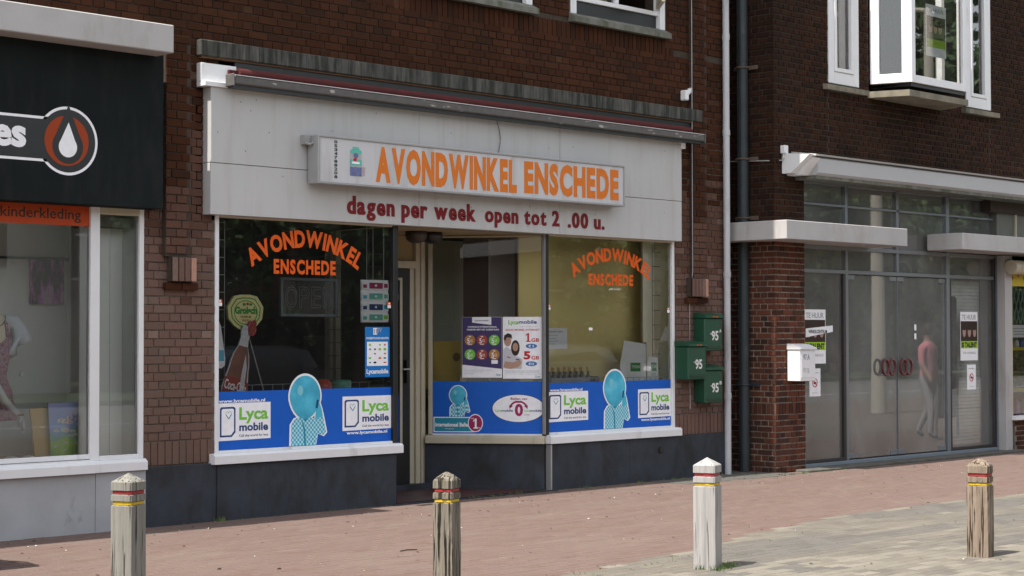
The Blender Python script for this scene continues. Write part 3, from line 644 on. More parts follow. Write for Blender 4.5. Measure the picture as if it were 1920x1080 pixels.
p.rect(FA, cx-.072, cx+.072, 3.17, 3.255, .2916, mat('print_blue_grey', (.12, .14, .3))); p.poly(FA, [(cx+.085, 3.175), (cx+.11, 3.175), (cx+.12, 3.26), (cx+.08, 3.26)], .290, mat('print_pink_glass', (.42, .33, .34), .5)); p.build('picture', o)
p = MB(); p.box(FA, a0-.07, a0-.002, 3.44, 3.53, .12, .19, M_SIGNF, .004); p.tube([FA.P(a0-.06, 3.45, .19), FA.P(a0-.03, 3.44, .21), FA.P(a0+.0, 3.46, .22)], .012, M_SIGNF); p.box(FA, a0+.05, a0+.09, 3.1, 3.14, .117, .14, M_BLACK); p.build('bracket', o)

# ---- left neighbour: clothes shop
o = thing('dark_shop_sign', 'anthracite sign board with a white drop in an orange ring', 'sign', (7, -.1, 2.72))
p = MB(); p.box(FA, 4.4, 8.83, 2.757, 4.10, -.03, .195, M_DARKBOARD, .004); p.build('board', o)
p = MB(); d = .197; cx, cz = 7.885, 3.275
p.ell(FA, cx, cz, .285, .285, d, M_PRINTW, 48); p.rect(FA, 4.4, cx-.18, cz-.185, cz+.185, d, M_PRINTW)
p.ell(FA, cx, cz, .262, .262, d+.001, M_BLACK, 48); p.rect(FA, 4.4, cx-.15, cz-.163, cz+.163, d+.0012, M_BLACK)
p.ell(FA, cx-.01, cz, .208, .208, d+.002, flat('burnt_orange_print', (.30, .045, .01)), 48)
def drop(sc, dd, mm, dz=0.):
    pts = [(math.sin(t)*.105*sc*(1 if True else 1), -math.cos(t)*.105*sc) for t in [R(a) for a in range(-128, 129, 8)]]
    pts = [(cx+q[0], cz-.045+dz+q[1]) for q in pts]+[(cx+.006, cz-.045+dz+.25*sc)]
    p.poly(FA, pts, dd, mm)
drop(1.38, d+.003, M_BLACK, .0); drop(.82, d+.004, M_PRINTW, -.005)
p.text(FA, 'es', 7.20, 7.50, 3.19, 3.365, d+.002, M_PRINTW, .04); p.build('emblem', o)
o2 = tag(MB.build((lambda q: (q.box(FA, 4.2, 8.76, 4.075, 4.315, .10, .45, M_CONCP, .008), q)[1])(MB()), 'awning_box'), 'grey-white awning box above the anthracite sign board', 'awning')
f = MB(); member(f, FA, 8.235, 8.325, .60, 2.80); member(f, FA, 8.72, 8.768, .60, 2.80); member(f, FA, 4.5, 8.2349, .62, .66); member(f, FA, 8.3251, 8.7199, .60, .64); member(f, FA, 4.5, 8.2349, 2.765, 2.80); member(f, FA, 8.3251, 8.7199, 2.70, 2.80, mm=M_CREAM)
member(f, FA, 6.2, 6.27, .66, 2.765)
winK = f.build('display_window', A); winK['label'] = 'clothes shop display window with the mannequin behind it'
p = MB(); p.rect(FA, 4.5, 8.235, .66, 2.765, -.03, M_GLASS); p.build('pane', winK)
p = MB(); p.rect(FA, 8.325, 8.72, .64, 2.70, -.03, M_GLASS); p.build('pane', winK)
s = MB(); s.profile(FA, [(-.12, .625), (-.12, .505), (.085, .505), (.085, .575), (.05, .61)], 4.45, 8.245, M_WHITE); s.profile(FA, [(-.12, .605), (-.12, .505), (.07, .505), (.07, .575), (.035, .60)], 8.2455, 8.765, M_WHITE); s.build('sill', winK)
p = MB(); p.rect(FA, 4.5, 8.232, 2.59, 2.764, -.026, M_ORANGE if False else flat('red_orange_vinyl', (.42, .055, .010))); p.text(FA, 'en kinderkleding', 7.22, 8.15, 2.615, 2.73, -.024, flat('dark_brown_print', (.05, .025, .015)), .01); p.build('lettering', winK)
p = MB(); p.box(FA, 4.5, 8.8, .56, .6, -1.2, -.08, mat('pale_wood_deck', (.60, .50, .38), .7, .1, 4, 0)); p.box(FA, 8.73, 8.76, .6, 2.74, -1.2, -.09, M_PALEW); p.box(FA, 4.5, 8.73, .6, 2.74, -1.25, -1.2, M_GREYW); p.box(FA, 4.4, 8.8, 2.74, 2.8, -1.3, -.08, M_CEIL); p.box(FA, 4.45, 4.5, .6, 2.74, -1.2, -.08, M_GREYW)
p.box(FA, 8.44, 8.60, .6, 2.74, -.30, -.28, M_PALEW); p.box(FA, 8.604, 8.729, .6, 2.74, -.302, -.28, M_PALEW); p.box(FA, 8.30, 8.436, .6, 2.74, -.30, -.28, M_PALEW); p.box(FA, 8.35, 8.72, 2.6, 2.68, -.5, -.09, M_SILLG); p.build('display_room', A)
tag(MB.build((lambda q: (q.tube([(4.5, 1.15, 2.36), (8.72, 1.15, 2.36)], .012, M_BLACK, 8), q)[1])(MB()), 'hanging_rail'), 'dark thin rail running along the back wall of the clothes shop window', 'rail')
# painting, canvases, shoes
o = thing('purple_painting', 'purple and green flower painting hanging on the display back wall', 'painting', (8.42, 1.16, 1.99))
m_, t_, bs_ = _mk('purple_flower_paint'); nn = _noise(t_, _coords(t_, (9, 9, 3)), 1.6, 5, .6); t_.links.new(_ramp(t_, nn, [(.32, (.02, .03, .02)), (.42, (.08, .03, .07)), (.5, (.40, .10, .36)), (.6, (.62, .30, .60)), (.72, (.16, .16, .06))]), bs_.inputs['Base Color']); MATS['pf'] = m_
p = MB(); p.box(FA, 8.34, 8.68, 1.95, 2.36, -1.18, -1.15, m_, .003); p.build('canvas', o)
o = thing('daisy_canvas', 'canvas with white daisies under a blue sky leaning in the clothes shop window', 'painting', (8.3, .35, .6))
G = Frame(8.08, .42, .46, -.10)
m_, t_, bs_ = _mk('daisy_paint'); g_ = _n(t_, 'ShaderNodeNewGeometry'); sx = _n(t_, 'ShaderNodeSeparateXYZ'); t_.links.new(g_.outputs['Position'], sx.inputs[0])
nz_ = _noise(t_, _coords(t_, (1, 1, 1)), 9, 4); ad_ = _n(t_, 'ShaderNodeMath', operation='MULTIPLY_ADD'); t_.links.new(nz_, ad_.inputs[0]); ad_.inputs[1].default_value = .25; t_.links.new(sx.outputs[2], ad_.inputs[2])
mr_ = _n(t_, 'ShaderNodeMapRange'); mr_.inputs[1].default_value = .7; mr_.inputs[2].default_value = 1.25; t_.links.new(ad_.outputs[0], mr_.inputs[0])
t_.links.new(_ramp(t_, mr_.outputs[0], [(0, (.09, .36, .03)), (.28, (.30, .62, .07)), (.45, (.2, .42, .5)), (.6, (.26, .44, .8)), (1, (.42, .42, .8))]), bs_.inputs['Base Color']); MATS['dp'] = m_
p = MB(); p.prism(G, [(0, 1.085), (.03, .6), (.49, .6), (.45, 1.095)], -.02, .012, m_); p.build('canvas', o)
p = MB()
for k in range(46):
    a, z = rnd.uniform(.06, .44), .66+.30*rnd.random()**.8; r_ = .008+.012*(z-.6)/.3; zs = .5
    for q in range(5): 
        an = R(72*q+rnd.uniform(-10, 10)); p.ell(G, a+math.cos(an)*r_, z+math.sin(an)*r_*zs, r_*.55, r_*.4, .013+.0003*(k % 5), M_PRINTW, 6)
    p.ell(G, a, z, r_*.35, r_*.3, .0155, M_YEL, 6)
p.build('daisies', o)
p = MB(); G2 = Frame(7.9, .50, .4, -.04); p.prism(G2, [(.05, 1.04), (.10, .6), (.36, .6), (.34, 1.06)], -.01, .01, mat('kraft_board', (.60, .42, .18), .8, .06, 5, 0)); tag(p.build('brown_board'), 'brown board leaning behind the daisy canvas', 'board')
for k, (x, y, an) in enumerate(((7.62, .30, .35), (7.78, .30, .25))):
    o = thing('flat_shoe', ['white and red flat shoe lying left on the display deck', 'white and red flat shoe lying beside the brown board'][k], 'shoe', (x, y, .6), 'flat shoes on the display deck')
    G = Frame(x, y, math.cos(an), math.sin(-an)); L = .24
    out = [(0, -.03), (.06, -.04), (.15, -.045), (.22, -.03), (.25, 0), (.22, .03), (.14, .045), (.05, .035)]
    q = MB(); vs = [G.P(a, .602, dd) for a, dd in out]+[G.P(a*.96+.005, .625+(.03 if a < .08 else .012), dd*.8) for a, dd in out]; n = len(out)
    q.add(vs, [tuple(range(n))]+[(i, (i+1) % n, n+(i+1) % n, n+i) for i in range(n)]+[tuple(range(2*n-1, n-1, -1))], M_CARTONW); q.build('upper', o)
    q = MB(); q.box(G, .10, .19, .640, .647, -.02, .02, M_PRED, .002); q.build('bow', o)
# mannequin
mx, my = 7.62, .55
o = thing('mannequin', 'dress form mannequin in a purple flowered dress and white cardigan with gold bangle', 'mannequin', (mx, my, .6))
def ringloft(b, rings, mm, n=20):
    vs = []
    for (cx_, cy_, cz_, ra, rb) in rings:
        vs += [(cx_+ra*math.cos(2*math.pi*k/n), cy_+rb*math.sin(2*math.pi*k/n), cz_) for k in range(n)]
    b.add(vs, [(i*n+k, i*n+(k+1) % n, (i+1)*n+(k+1) % n, (i+1)*n+k) for i in range(len(rings)-1) for k in range(n)]+[tuple(range(n-1, -1, -1)), tuple((len(rings)-1)*n+k for k in range(n))], mm)
M_FORM = mat('cream_dress_form', (.62, .56, .42), .7, .04, 8, .1)
p = MB(); ringloft(p, [(mx, my, z, a, c_) for z, a, c_ in ((.98, .12, .10), (1.1, .16, .12), (1.35, .12, .10), (1.55, .15, .115), (1.72, .165, .11), (1.80, .13, .09), (1.86, .07, .065), (1.9, .055, .055), (1.97, .052, .052))], M_FORM); p.build('torso', o, smooth=True)
p = MB(); p.lathe(mx, my, [(.062, 1.971), (.064, 1.985), (.05, 1.995), (.022, 2.0), (.022, 2.02), (.03, 2.035), (.018, 2.05)], mat('varnished_wood', (.36, .18, .07), .4), 18); p.lathe(mx, my, [(.2, .6), (.2, .62), (.03, .64), (.02, .68), (.02, .99)], mat('varnished_wood', (.36, .18, .07)), 18); p.build('stand', o, smooth=True)
m_, t_, bs_ = _mk('flowered_dress_cloth'); nn = _noise(t_, _coords(t_, (1, 1, 1)), 34, 2, .6); t_.links.new(_ramp(t_, nn, [(.34, (.05, .025, .10)), (.42, (.30, .07, .27)), (.48, (.50, .17, .10)), (.54, (.10, .11, .26)), (.60, (.5, .3, .24)), (.68, (.12, .04, .14))]), bs_.inputs['Base Color']); bs_.inputs['Roughness'].default_value = .9; MATS['fd'] = m_
p = MB(); n = 64; rings = [(1.70, .17, .115), (1.6, .168, .13), (1.5, .16, .13), (1.40, .14, .115), (1.34, .128, .108), (1.30, .13, .11), (1.2, .175, .135), (1.05, .20, .155), (.95, .215, .165)]
vs = []
for i, (z, a, c_) in enumerate(rings):
    fold = .0 if i < 5 else .012*(i-4)/3
    for k in range(n):
        t = 2*math.pi*k/n; q = 1+fold*6*math.sin(t*11)*.35+.0; cut = -.10*max(0, math.cos(t+math.pi/2))**6 if i == 0 else 0
        vs.append((mx+a*math.cos(t)*q, my+c_*math.sin(t)*q, z+cut))
p.add(vs, [(i*n+k, (i+1)*n+k, (i+1)*n+(k+1) % n, i*n+(k+1) % n) for i in range(len(rings)-1) for k in range(n)], m_)
for sx_ in (-1, 1): p.tube([(mx+sx_*.09, my-.112, 1.66), (mx+sx_*.085, my-.085, 1.76), (mx+sx_*.08, my, 1.825)], .018, m_, 8)
p.build('dress', o, smooth=True)
M_CARD2 = mat('white_knit', (.55, .58, .64), .9, .06, 30, .3, 200)
p = MB(); p.tube([(mx+.10, my-.02, 1.815), (mx+.175, my-.03, 1.78), (mx+.24, my-.05, 1.68), (mx+.275, my-.06, 1.60)], [.035, .07, .072, .07], M_CARD2, 14); p.tube([(mx+.15, my-.05, 1.80), (mx+.185, my-.08, 1.65), (mx+.15, my-.08, 1.52), (mx+.13, my-.02, 1.48)], [.03, .04, .045, .02], M_CARD2, 10); p.tube([(mx-.10, my-.02, 1.815), (mx-.2, my-.04, 1.76), (mx-.26, my-.07, 1.62)], [.035, .07, .07], M_CARD2, 14); p.build('cardigan', o, smooth=True)
M_ARM = mat('white_plastic_arm', (.6, .6, .62), .3, .03, 8, 0)
def hand(p, c0, dr, mm):
    """palm and five bent fingers from the wrist point c0 going down"""
    c0 = Vector(c0); dn = Vector(dr).normalized(); sd = Vector((.0, 1, 0)); fr = dn.cross(sd).normalized()
    p.tube([c0, c0+dn*.03, c0+dn*.07, c0+dn*.09], [.018, .026, .03, .022], mm, 10)
    for k, (off, ln) in enumerate(((-.024, .062), (-.008, .072), (.008, .068), (.023, .052))):
        q = c0+dn*.08+sd*off; p.tube([q, q+dn*ln*.5+fr*.004, q+dn*ln*.8-fr*.012, q+dn*ln*.95-fr*.028], [.0085, .008, .0072, .005], mm, 8)
    q = c0+dn*.03-sd*.02; p.tube([q, q-sd*.018+dn*.022-fr*.01, q-sd*.02+dn*.055-fr*.02], [.011, .009, .006], mm, 8)
p = MB(); ax = mx+.03; p.tube([(mx-.24, my-.08, 1.62), (mx-.16, my-.22, 1.36), (mx-.04, my-.30, 1.12), (ax+.06, my-.32, .98)], [.045, .042, .034, .022], M_ARM, 12); hand(p, (ax+.06, my-.32, .985), (.18, 0, -1), M_ARM); p.build('arm', o, smooth=True)
p = MB(); p.tube([(ax+.055+.03*math.cos(2*math.pi*k/14), my-.32+.03*math.sin(2*math.pi*k/14), 1.005) for k in range(14)], .008, mat('dark_gold', (.25, .16, .05), .4, metal=.5), 6, True); p.build('bangle', o)
p = MB(); p.tube([(mx+.085*math.cos(R(a))*1., my-.075-.03*abs(math.sin(R(a))), 1.84+.085*math.sin(R(a))*1.1) for a in range(180, 361, 15)], .004, M_BLACK, 5); p.build('necklace', o)
tag(MB.build((lambda q: (q.tube([FA.P(8.27, 1.32, -1.19), FA.P(8.27, 1.32, -1.17)], .022, M_PALEW, 12), q)[1])(MB()), 'round_hook'), 'small round white knob on the back wall between dress and canvas', 'knob')

# ---------------------------------------------------------------- prints on the evening shop's windows
def phone_panel(b, F, a0, a1, z0, z1, d):
    """white card: phone outline with heart, green and navy words"""
    W_, H_ = a1-a0, z1-z0
    X = lambda u: a0+u*W_
    Z = lambda v: z0+v*H_
    b.poly(F, [(a0, z0), (a1, z0+.02*H_), (a1, z1), (a0, z1)], d, M_PRINTW)
    ph = [(.04, .10), (.04, .86), (.07, .90), (.30, .90), (.33, .86), (.33, .22), (.26, .10)]
    b.poly(F, [(X(u), Z(v)) for u, v in ph], d+.001, M_NAVY)
    c = (.185, .5); b.poly(F, [(X(c[0]+(u-c[0])*.80), Z(c[1]+(v-c[1])*.88)) for u, v in ph], d+.002, M_PRINTW)
    for s in (-1, 1): b.ring(F, X(.2+s*.027), Z(.72), .052*H_, .062*H_, d+.003, M_TEAL, 14, 0 if s > 0 else 0, 180 if True else 180, .8)
    b.stroke(F, [(X(.145), Z(.71)), (X(.2), Z(.58)), (X(.255), Z(.71))], .008, d+.003, M_TEAL)
    b.text(F, 'Lyca', X(.40), X(.95), Z(.44), Z(.88), d+.001, M_GREEN, .03)
    b.text(F, 'mobile', X(.40), X(.95), Z(.24), Z(.46), d+.0015, M_NAVY, .03)
    b.text(F, 'Call the world for less', X(.40), X(.95), Z(.09), Z(.155), d+.001, M_TEXTBLK, .01)
m_, t_, bs_ = _mk('checked_shirt_print')
ck = _n(t_, 'ShaderNodeTexChecker'); ck.inputs['Scale'].default_value = 1; t_.links.new(_coords(t_, (46, 46, 46)), ck.inputs[0]); ck.inputs[1].default_value = (.05, .34, .46, 1); ck.inputs[2].default_value = (.42, .72, .82, 1); t_.links.new(ck.outputs[0], bs_.inputs['Base Color']); MATS['cs'] = m_
M_SHIRT = m_
m_, t_, bs_ = _mk('balloon_print'); nn = _noise(t_, _coords(t_, (1, 1, 1)), 5, 3)
t_.links.new(_ramp(t_, nn, [(.3, (.03, .30, .45)), (.5, (.05, .42, .60)), (.7, (.12, .56, .74))]), bs_.inputs['Base Color']); MATS['bp'] = m_; M_BALLOON = m_
def balloon_man(b, F, ca, z0, h, d, body_cut=0.):
    """checked shirt, raised hand holding a phone, balloon in place of the head"""
    k = h/.66
    X = lambda u: ca+u*k
    Z = lambda v: z0+v*k
    bal = [(math.sin(R(a))*.185*(1-.12*max(0, -math.cos(R(a)))), .455+math.cos(R(a))*.205) for a in range(0, 360, 12)]
    body = [(-.17, 0), (-.165, .20), (-.12, .255), (-.03, .275), (.06, .265), (.10, .245), (.15, .26), (.155, .315), (.21, .30), (.255, .12), (.215, .085), (.15, .11), (.13, .0)]
    arm = [(.12, .24), (.135, .36), (.13, .42), (.17, .41), (.20, .34), (.215, .27)]
    def grow(pts, g):
        cx_ = sum(q[0] for q in pts)/len(pts); cy_ = sum(q[1] for q in pts)/len(pts)
        return [(cx_+(q[0]-cx_)*(1+g), max(0, cy_+(q[1]-cy_)*(1+g))) for q in pts]
    for pts, g in ((bal, .10), (body, .09), (arm, .35)): b.poly(F, [(X(u), Z(v)) for u, v in grow(pts, g)], d+(.0 if pts is bal else .0004 if pts is body else .0007), M_PRINTW)
    b.poly(F, [(X(u), Z(v)) for u, v in body], d+.0012, M_SHIRT); b.poly(F, [(X(u), Z(v)) for u, v in arm], d+.0016, M_CYAN)
    b.poly(F, [(X(-.05), Z(.26)), (X(0), Z(.16)), (X(.01), Z(0)), (X(-.012), Z(0)), (X(-.02), Z(.15))], d+.0018, M_TEAL)
    b.poly(F, [(X(-.045), Z(.27)), (X(0), Z(.22)), (X(.055), Z(.265)), (X(.0), Z(.285))], d+.0021, M_TEAL)
    b.poly(F, [(X(u), Z(v)) for u, v in bal], d+.0026, M_BALLOON); b.ell(F, X(-.06), Z(.52), .035*k, .05*k, d+.003, flat('print_light_cyan', (.2, .52, .62)), 16)
    b.poly(F, [(X(.125), Z(.35)), (X(.14), Z(.43)), (X(.165), Z(.425)), (X(.15), Z(.345))], d+.0032, M_NAVY)
def one(b, F, a0, a1, z0, z1, d, m):
    w_ = a1-a0; h_ = z1-z0
    b.poly(F, [(a0+.36*w_, z0+.12*h_), (a0+.72*w_, z0+.12*h_), (a0+.72*w_, z1), (a0+.45*w_, z1), (a0+.05*w_, z0+.80*h_), (a0+.05*w_, z0+.66*h_), (a0+.36*w_, z0+.80*h_)], d, m)
    b.rect(F, a0+.12*w_, a1, z0, z0+.12*h_, d, m)
BD = .004-.028
o = thing('window_banner', 'blue advertising strip along the foot of the left display window', 'banner', (10.6, .02, .63), 'blue advertising strips on the windows')
p = MB(); p.rect(FA, 9.567, 11.654, .627, 1.155, BD, M_BLUE); p.build('backing', o)
for q_ in ((9.568, 10.165, .71, 1.05), (11.03, 11.652, .745, 1.075)): p = MB(); phone_panel(p, FA, *q_, BD+.0015); p.build('logo_card', o)
p = MB()
p.text(FA, 'www.lycamobile.nl', 9.575, 10.10, 1.045, 1.085, BD+.0035, M_PRINTW, .03); p.build('print', o); p = MB(); p.text(FA, 'www.lycamobile.nl', 11.08, 11.60, .70, .74, BD+.003, M_PRINTW, .03); p.build('print', o)
p = MB(); balloon_man(p, FA, 10.57, .63, .655, BD+.004); p.build('balloon_figure', o)
o = thing('window_banner', 'blue advertising strip along the foot of the right display window', 'banner', (14.95, .02, .62), 'blue advertising strips on the windows')
p = MB(); p.rect(FA, 13.892, 15.973, .617, 1.145, BD, M_BLUE); p.build('backing', o)
for q_ in ((13.893, 14.545, .725, 1.05), (15.39, 15.972, .72, 1.045)): p = MB(); phone_panel(p, FA, *q_, BD+.0015); p.build('logo_card', o)
p = MB()
p.text(FA, 'www.lycamobile.nl', 13.93, 14.45, 1.045, 1.085, BD+.0035, M_PRINTW, .03); p.build('print', o); p = MB(); p.text(FA, 'www.lycamobile.nl', 15.44, 15.95, .675, .715, BD+.003, M_PRINTW, .03); p.build('print', o)
p = MB(); balloon_man(p, FA, 14.985, .62, .645, BD+.004); p.build('balloon_figure', o)
o = thing('window_banner', 'blue advertising strip with white oval on the splayed pane beside the door', 'banner', (13.5, .5, .62), 'blue advertising strips on the windows')
p = MB(); p.rect(FG, .047, 1.27, .603, 1.165, BD, M_BLUE); p.build('backing', o)
p = MB(); d = BD+.0015
p.ell(FG, .985, .875, .292, .152, d, M_NAVY, 40); p.ell(FG, .985, .875, .283, .146, d+.001, M_PRINTW, 40)
p.text(FG, 'Bellen van', .90, 1.08, .965, .992, d+.002, M_MAG, .02); p.ring(FG, .985, .85, .09, .11, d+.002, M_MAG, 12, 30, 80); p.ring(FG, .985, .85, .09, .11, d+.002, M_MAG, 12, 100, 150); p.rect(FG, .958, 1.012, .935, .955, d+.0025, M_MAG)
p.poly(FG, [(.885, .91), (.925, .90), (.885, .868)], d+.002, M_MAG); p.poly(FG, [(1.085, .91), (1.045, .90), (1.085, .868)], d+.002, M_MAG)
p.text(FG, '0', .945, 1.035, .79, .925, d+.003, M_MAG, .04); p.text(FG, 'Lyca', .735, .80, .83, .865, d+.002, M_GREEN, .02); p.text(FG, 'mobile', .802, .925, .838, .865, d+.002, M_NAVY, .02); p.text(FG, 'Lyca', 1.05, 1.11, .83, .865, d+.002, M_GREEN, .02); p.text(FG, 'mobile', 1.112, 1.235, .838, .865, d+.002, M_NAVY, .02); p.text(FG, 'Ct./min.', 1.04, 1.11, .80, .815, d+.002, M_MAG, .01)
p.rect(FG, .055, .50, .615, .78, d, M_PRINTW); p.rect(FG, .065, .49, .625, .77, d+.001, M_TEAL); p.text(FG, 'Internationaal Bellen', .075, .45, .675, .72, d+.002, M_PRINTW, .03); p.text(FG, 'met gemak', .18, .28, .645, .66, d+.002, M_PRINTW, 0)
p.ell(FG, .515, .715, .083, .098, d+.003, M_PRINTW, 30); p.ell(FG, .515, .715, .074, .088, d+.004, M_MAG, 30); one(p, FG, .488, .545, .655, .765, d+.005, M_PRINTW); p.text(FG, 'vanaf', .465, .50, .76, .775, d+.005, M_PRINTW, .01); p.text(FG, 'ct/min', .535, .57, .66, .675, d+.005, M_PRINTW, .01); p.build('print', o)
p = MB(); balloon_man(p, FG, .325, .785, .33, d+.0015); p.build('balloon_figure', o)
o = thing('window_banner', 'blue strip behind the glass of the shop door, half hidden by the window post', 'banner', (12.4, 1.1, .5), 'blue advertising strips on the windows')
p = MB(); p.rect(FA, gx0+.02, gx1-.02, gz0+.015, 1.02, DY-.015, M_BLUE); p.build('backing', o); p = MB(); phone_panel(p, FA, 12.22, 12.70, .62, .93, DY-.013); p.text(FA, 'www.lycamobile.nl', 12.25, 12.68, .565, .60, DY-.012, M_PRINTW, .03); p.build('print', o)
# posters on the splayed pane
o = thing('price_poster', 'purple poster with six coloured price discs on the splayed pane', 'poster', (13.4, .6, 1.2), 'posters side by side on the splayed pane')
d = -.027; p = MB(); p.rect(FG, .37, .805, 1.205, 1.86, d, M_PRINTW); p.poly(FG, [(.372, 1.345), (.803, 1.30), (.803, 1.858), (.372, 1.858)], d+.001, M_PURP); p.poly(FG, [(.48, 1.80), (.69, 1.775), (.69, 1.86), (.48, 1.86)], d+.002, M_PRINTW)
p.text(FG, 'Lycamobile', .51, .66, 1.81, 1.83, d+.003, M_NAVY, .02); p.text(FG, 'VOORDELIG INTERNATIONAAL', .43, .75, 1.745, 1.762, d+.002, M_PRINTW, .03); p.text(FG, 'TARIEVEN MET HET GOEDE PLAN', .42, .77, 1.715, 1.732, d+.002, M_PRINTW, .03)
for r_ in range(2):
    for c_ in range(3):
        ca, cz = .455+.133*c_, 1.61-.155*r_; p.ell(FG, ca, cz, .058, .058, d+.002, [[M_AMBER, M_PRED, M_GREEN], [M_GREEN, M_PRED, M_AMBER]][r_][c_] if (r_, c_) not in ((0, 1), (1, 1)) else flat('print_brick_red', (.36, .06, .03)), 24)
        p.text(FG, '5', ca-.03, ca-.002, cz-.035, cz+.02, d+.003, M_PRINTW, .02); p.rect(FG, ca-.012, ca+.012, cz+.033, cz+.043, d+.003, M_PRINTW); p.text(FG, 'ct', ca+.004, ca+.03, cz-.02, cz+.01, d+.003, M_PRINTW, 0); p.rect(FG, ca-.02, ca+.02, cz-.047, cz-.040, d+.003, M_PRINTW)
p.rect(FG, .69, .76, 1.355, 1.395, d+.003, M_PRINTW); p.text(FG, 'Ortel', .74, .79, 1.225, 1.25, d+.003, M_TEAL, .01)
for k in range(3): p.rect(FG, .39, .70-.1*k, 1.285-.02*k, 1.288-.02*k, d+.002, M_PGREY)
p.build('print', o)
o = thing('data_poster', 'white 1GB and 5GB poster with a photographed couple beside the corner post', 'poster', (13.7, .2, 1.2), 'posters side by side on the splayed pane')
p = MB(); p.rect(FG, .815, 1.245, 1.195, 1.86, d, M_PRINTW); p.text(FG, 'Lyca', .875, .985, 1.765, 1.825, d+.001, M_GREEN, .03); p.text(FG, 'mobile', .988, 1.185, 1.785, 1.825, d+.001, M_NAVY, .03); p.text(FG, '3G/4G MOBIEL INTERNET', .845, 1.215, 1.71, 1.73, d+.001, M_PRED, .02); p.text(FG, 'Call the world for less', 1.0, 1.19, 1.75, 1.762, d+.001, M_PGREY, 0)
one(p, FG, 1.06, 1.118, 1.59, 1.685, d+.001, M_PRED); p.text(FG, 'GB', 1.125, 1.21, 1.59, 1.63, d+.001, M_PRED, .03); p.text(FG, '5', 1.04, 1.115, 1.40, 1.49, d+.001, M_PRED, .05); p.text(FG, 'GB', 1.125, 1.21, 1.40, 1.44, d+.001, M_PRED, .03)
for zz, tx in ((1.545, '€ 5'), (1.355, '€10')): p.ell(FG, 1.125, zz, .062, .026, d+.001, flat('print_mid_blue', (.05, .16, .42)), 20); p.text(FG, tx, 1.095, 1.155, zz-.014, zz+.014, d+.002, M_PRINTW, .02)
# the couple
p.poly(FG, [(.82, 1.32), (.82, 1.50), (.85, 1.54), (.90, 1.51), (.95, 1.44), (1.0, 1.42), (1.03, 1.40), (1.02, 1.30), (.86, 1.30)], d+.001, flat('print_shirt_white', (.52, .52, .56))); p.ell(FG, .868, 1.60, .040, .058, d+.002, M_SKIN, 18); p.poly(FG, [(.825, 1.62), (.83, 1.66), (.87, 1.685), (.91, 1.67), (.918, 1.62), (.90, 1.635), (.86, 1.64), (.84, 1.60)], d+.003, M_HAIR)
p.ell(FG, .952, 1.525, .047, .085, d+.0025, M_HAIR, 20); p.ell(FG, .952, 1.535, .030, .045, d+.0035, M_SKIN, 16)
for (ca, cz) in ((.868, 1.605), (.952, 1.54)):
    for s in (-1, 1): p.ell(FG, ca+s*.012, cz, .004, .003, d+.0045, M_HAIR, 6)
    p.rect(FG, ca-.008, ca+.008, cz-.025, cz-.021, d+.0045, M_PRED)
p.poly(FG, [(.82, 1.315), (.84, 1.38), (.93, 1.37), (1.0, 1.40), (1.02, 1.37), (.99, 1.32), (.90, 1.30)], d+.004, M_SKIN); p.rect(FG, .955, .995, 1.395, 1.405, d+.005, M_TEXTBLK); p.stroke(FG, [(.862, 1.43), (.90, 1.42)], .01, d+.004, M_PRED)
p.rect(FG, .84, 1.21, 1.262, 1.266, d+.001, M_PGREY); p.rect(FG, .83, 1.23, 1.243, 1.246, d+.001, M_PGREY); p.text(FG, 'Surf nu nog meer met ons data bundel', .84, 1.21, 1.272, 1.284, d+.001, M_TEXTBLK, 0); p.text(FG, 'Ortel', 1.165, 1.22, 1.205, 1.23, d+.001, M_TEAL, .01); p.build('print', o)
p = MB(); p.rect(FA, 13.905, 14.22, 1.515, 1.74, -.034, M_PRINTW); p.text(FA, 'OPENINGSTIJDEN', 13.93, 14.15, 1.69, 1.705, -.033, M_TEXTBLK, .01)
for k, q in enumerate((.14, .11, .16, .10)): p.rect(FA, 13.93, 13.93+q, 1.655-.03*k, 1.66-.03*k, -.033, M_PGREY)
tag(p.build('paper_notice'), 'white typed notice inside the right window beside the corner post', 'notice')
def sticker(x, z, lab, F=FA, d=-.022):
    p = MB(); p.rect(F, x, x+.045, z, z+.03, d, M_PRINTW); p.rect(F, x, x+.045, z+.03, z+.06, d, M_ORANGE); p.ell(F, x+.022, z+.045, .012, .01, d+.001, M_PRINTW, 8); tag(p.build('sticker'), lab, 'sticker', 'small orange stickers on the window edges')
sticker(9.568, 1.93, 'small orange sticker at the left edge of the left window'); sticker(11.605, 1.93, 'small orange sticker on the left window beside the card holder'); sticker(13.90, 1.935, 'small orange sticker right of the corner post'); sticker(15.915, 1.92, 'small orange sticker at the right edge of the right window')
tag(MB.build((lambda q: (q.rect(FA, 14.56, 14.62, 1.715, 1.745, -.022, M_PRINTW), q)[1])(MB()), 'paper_scrap'), 'tiny white paper scrap stuck in the middle of the right window', 'sticker')
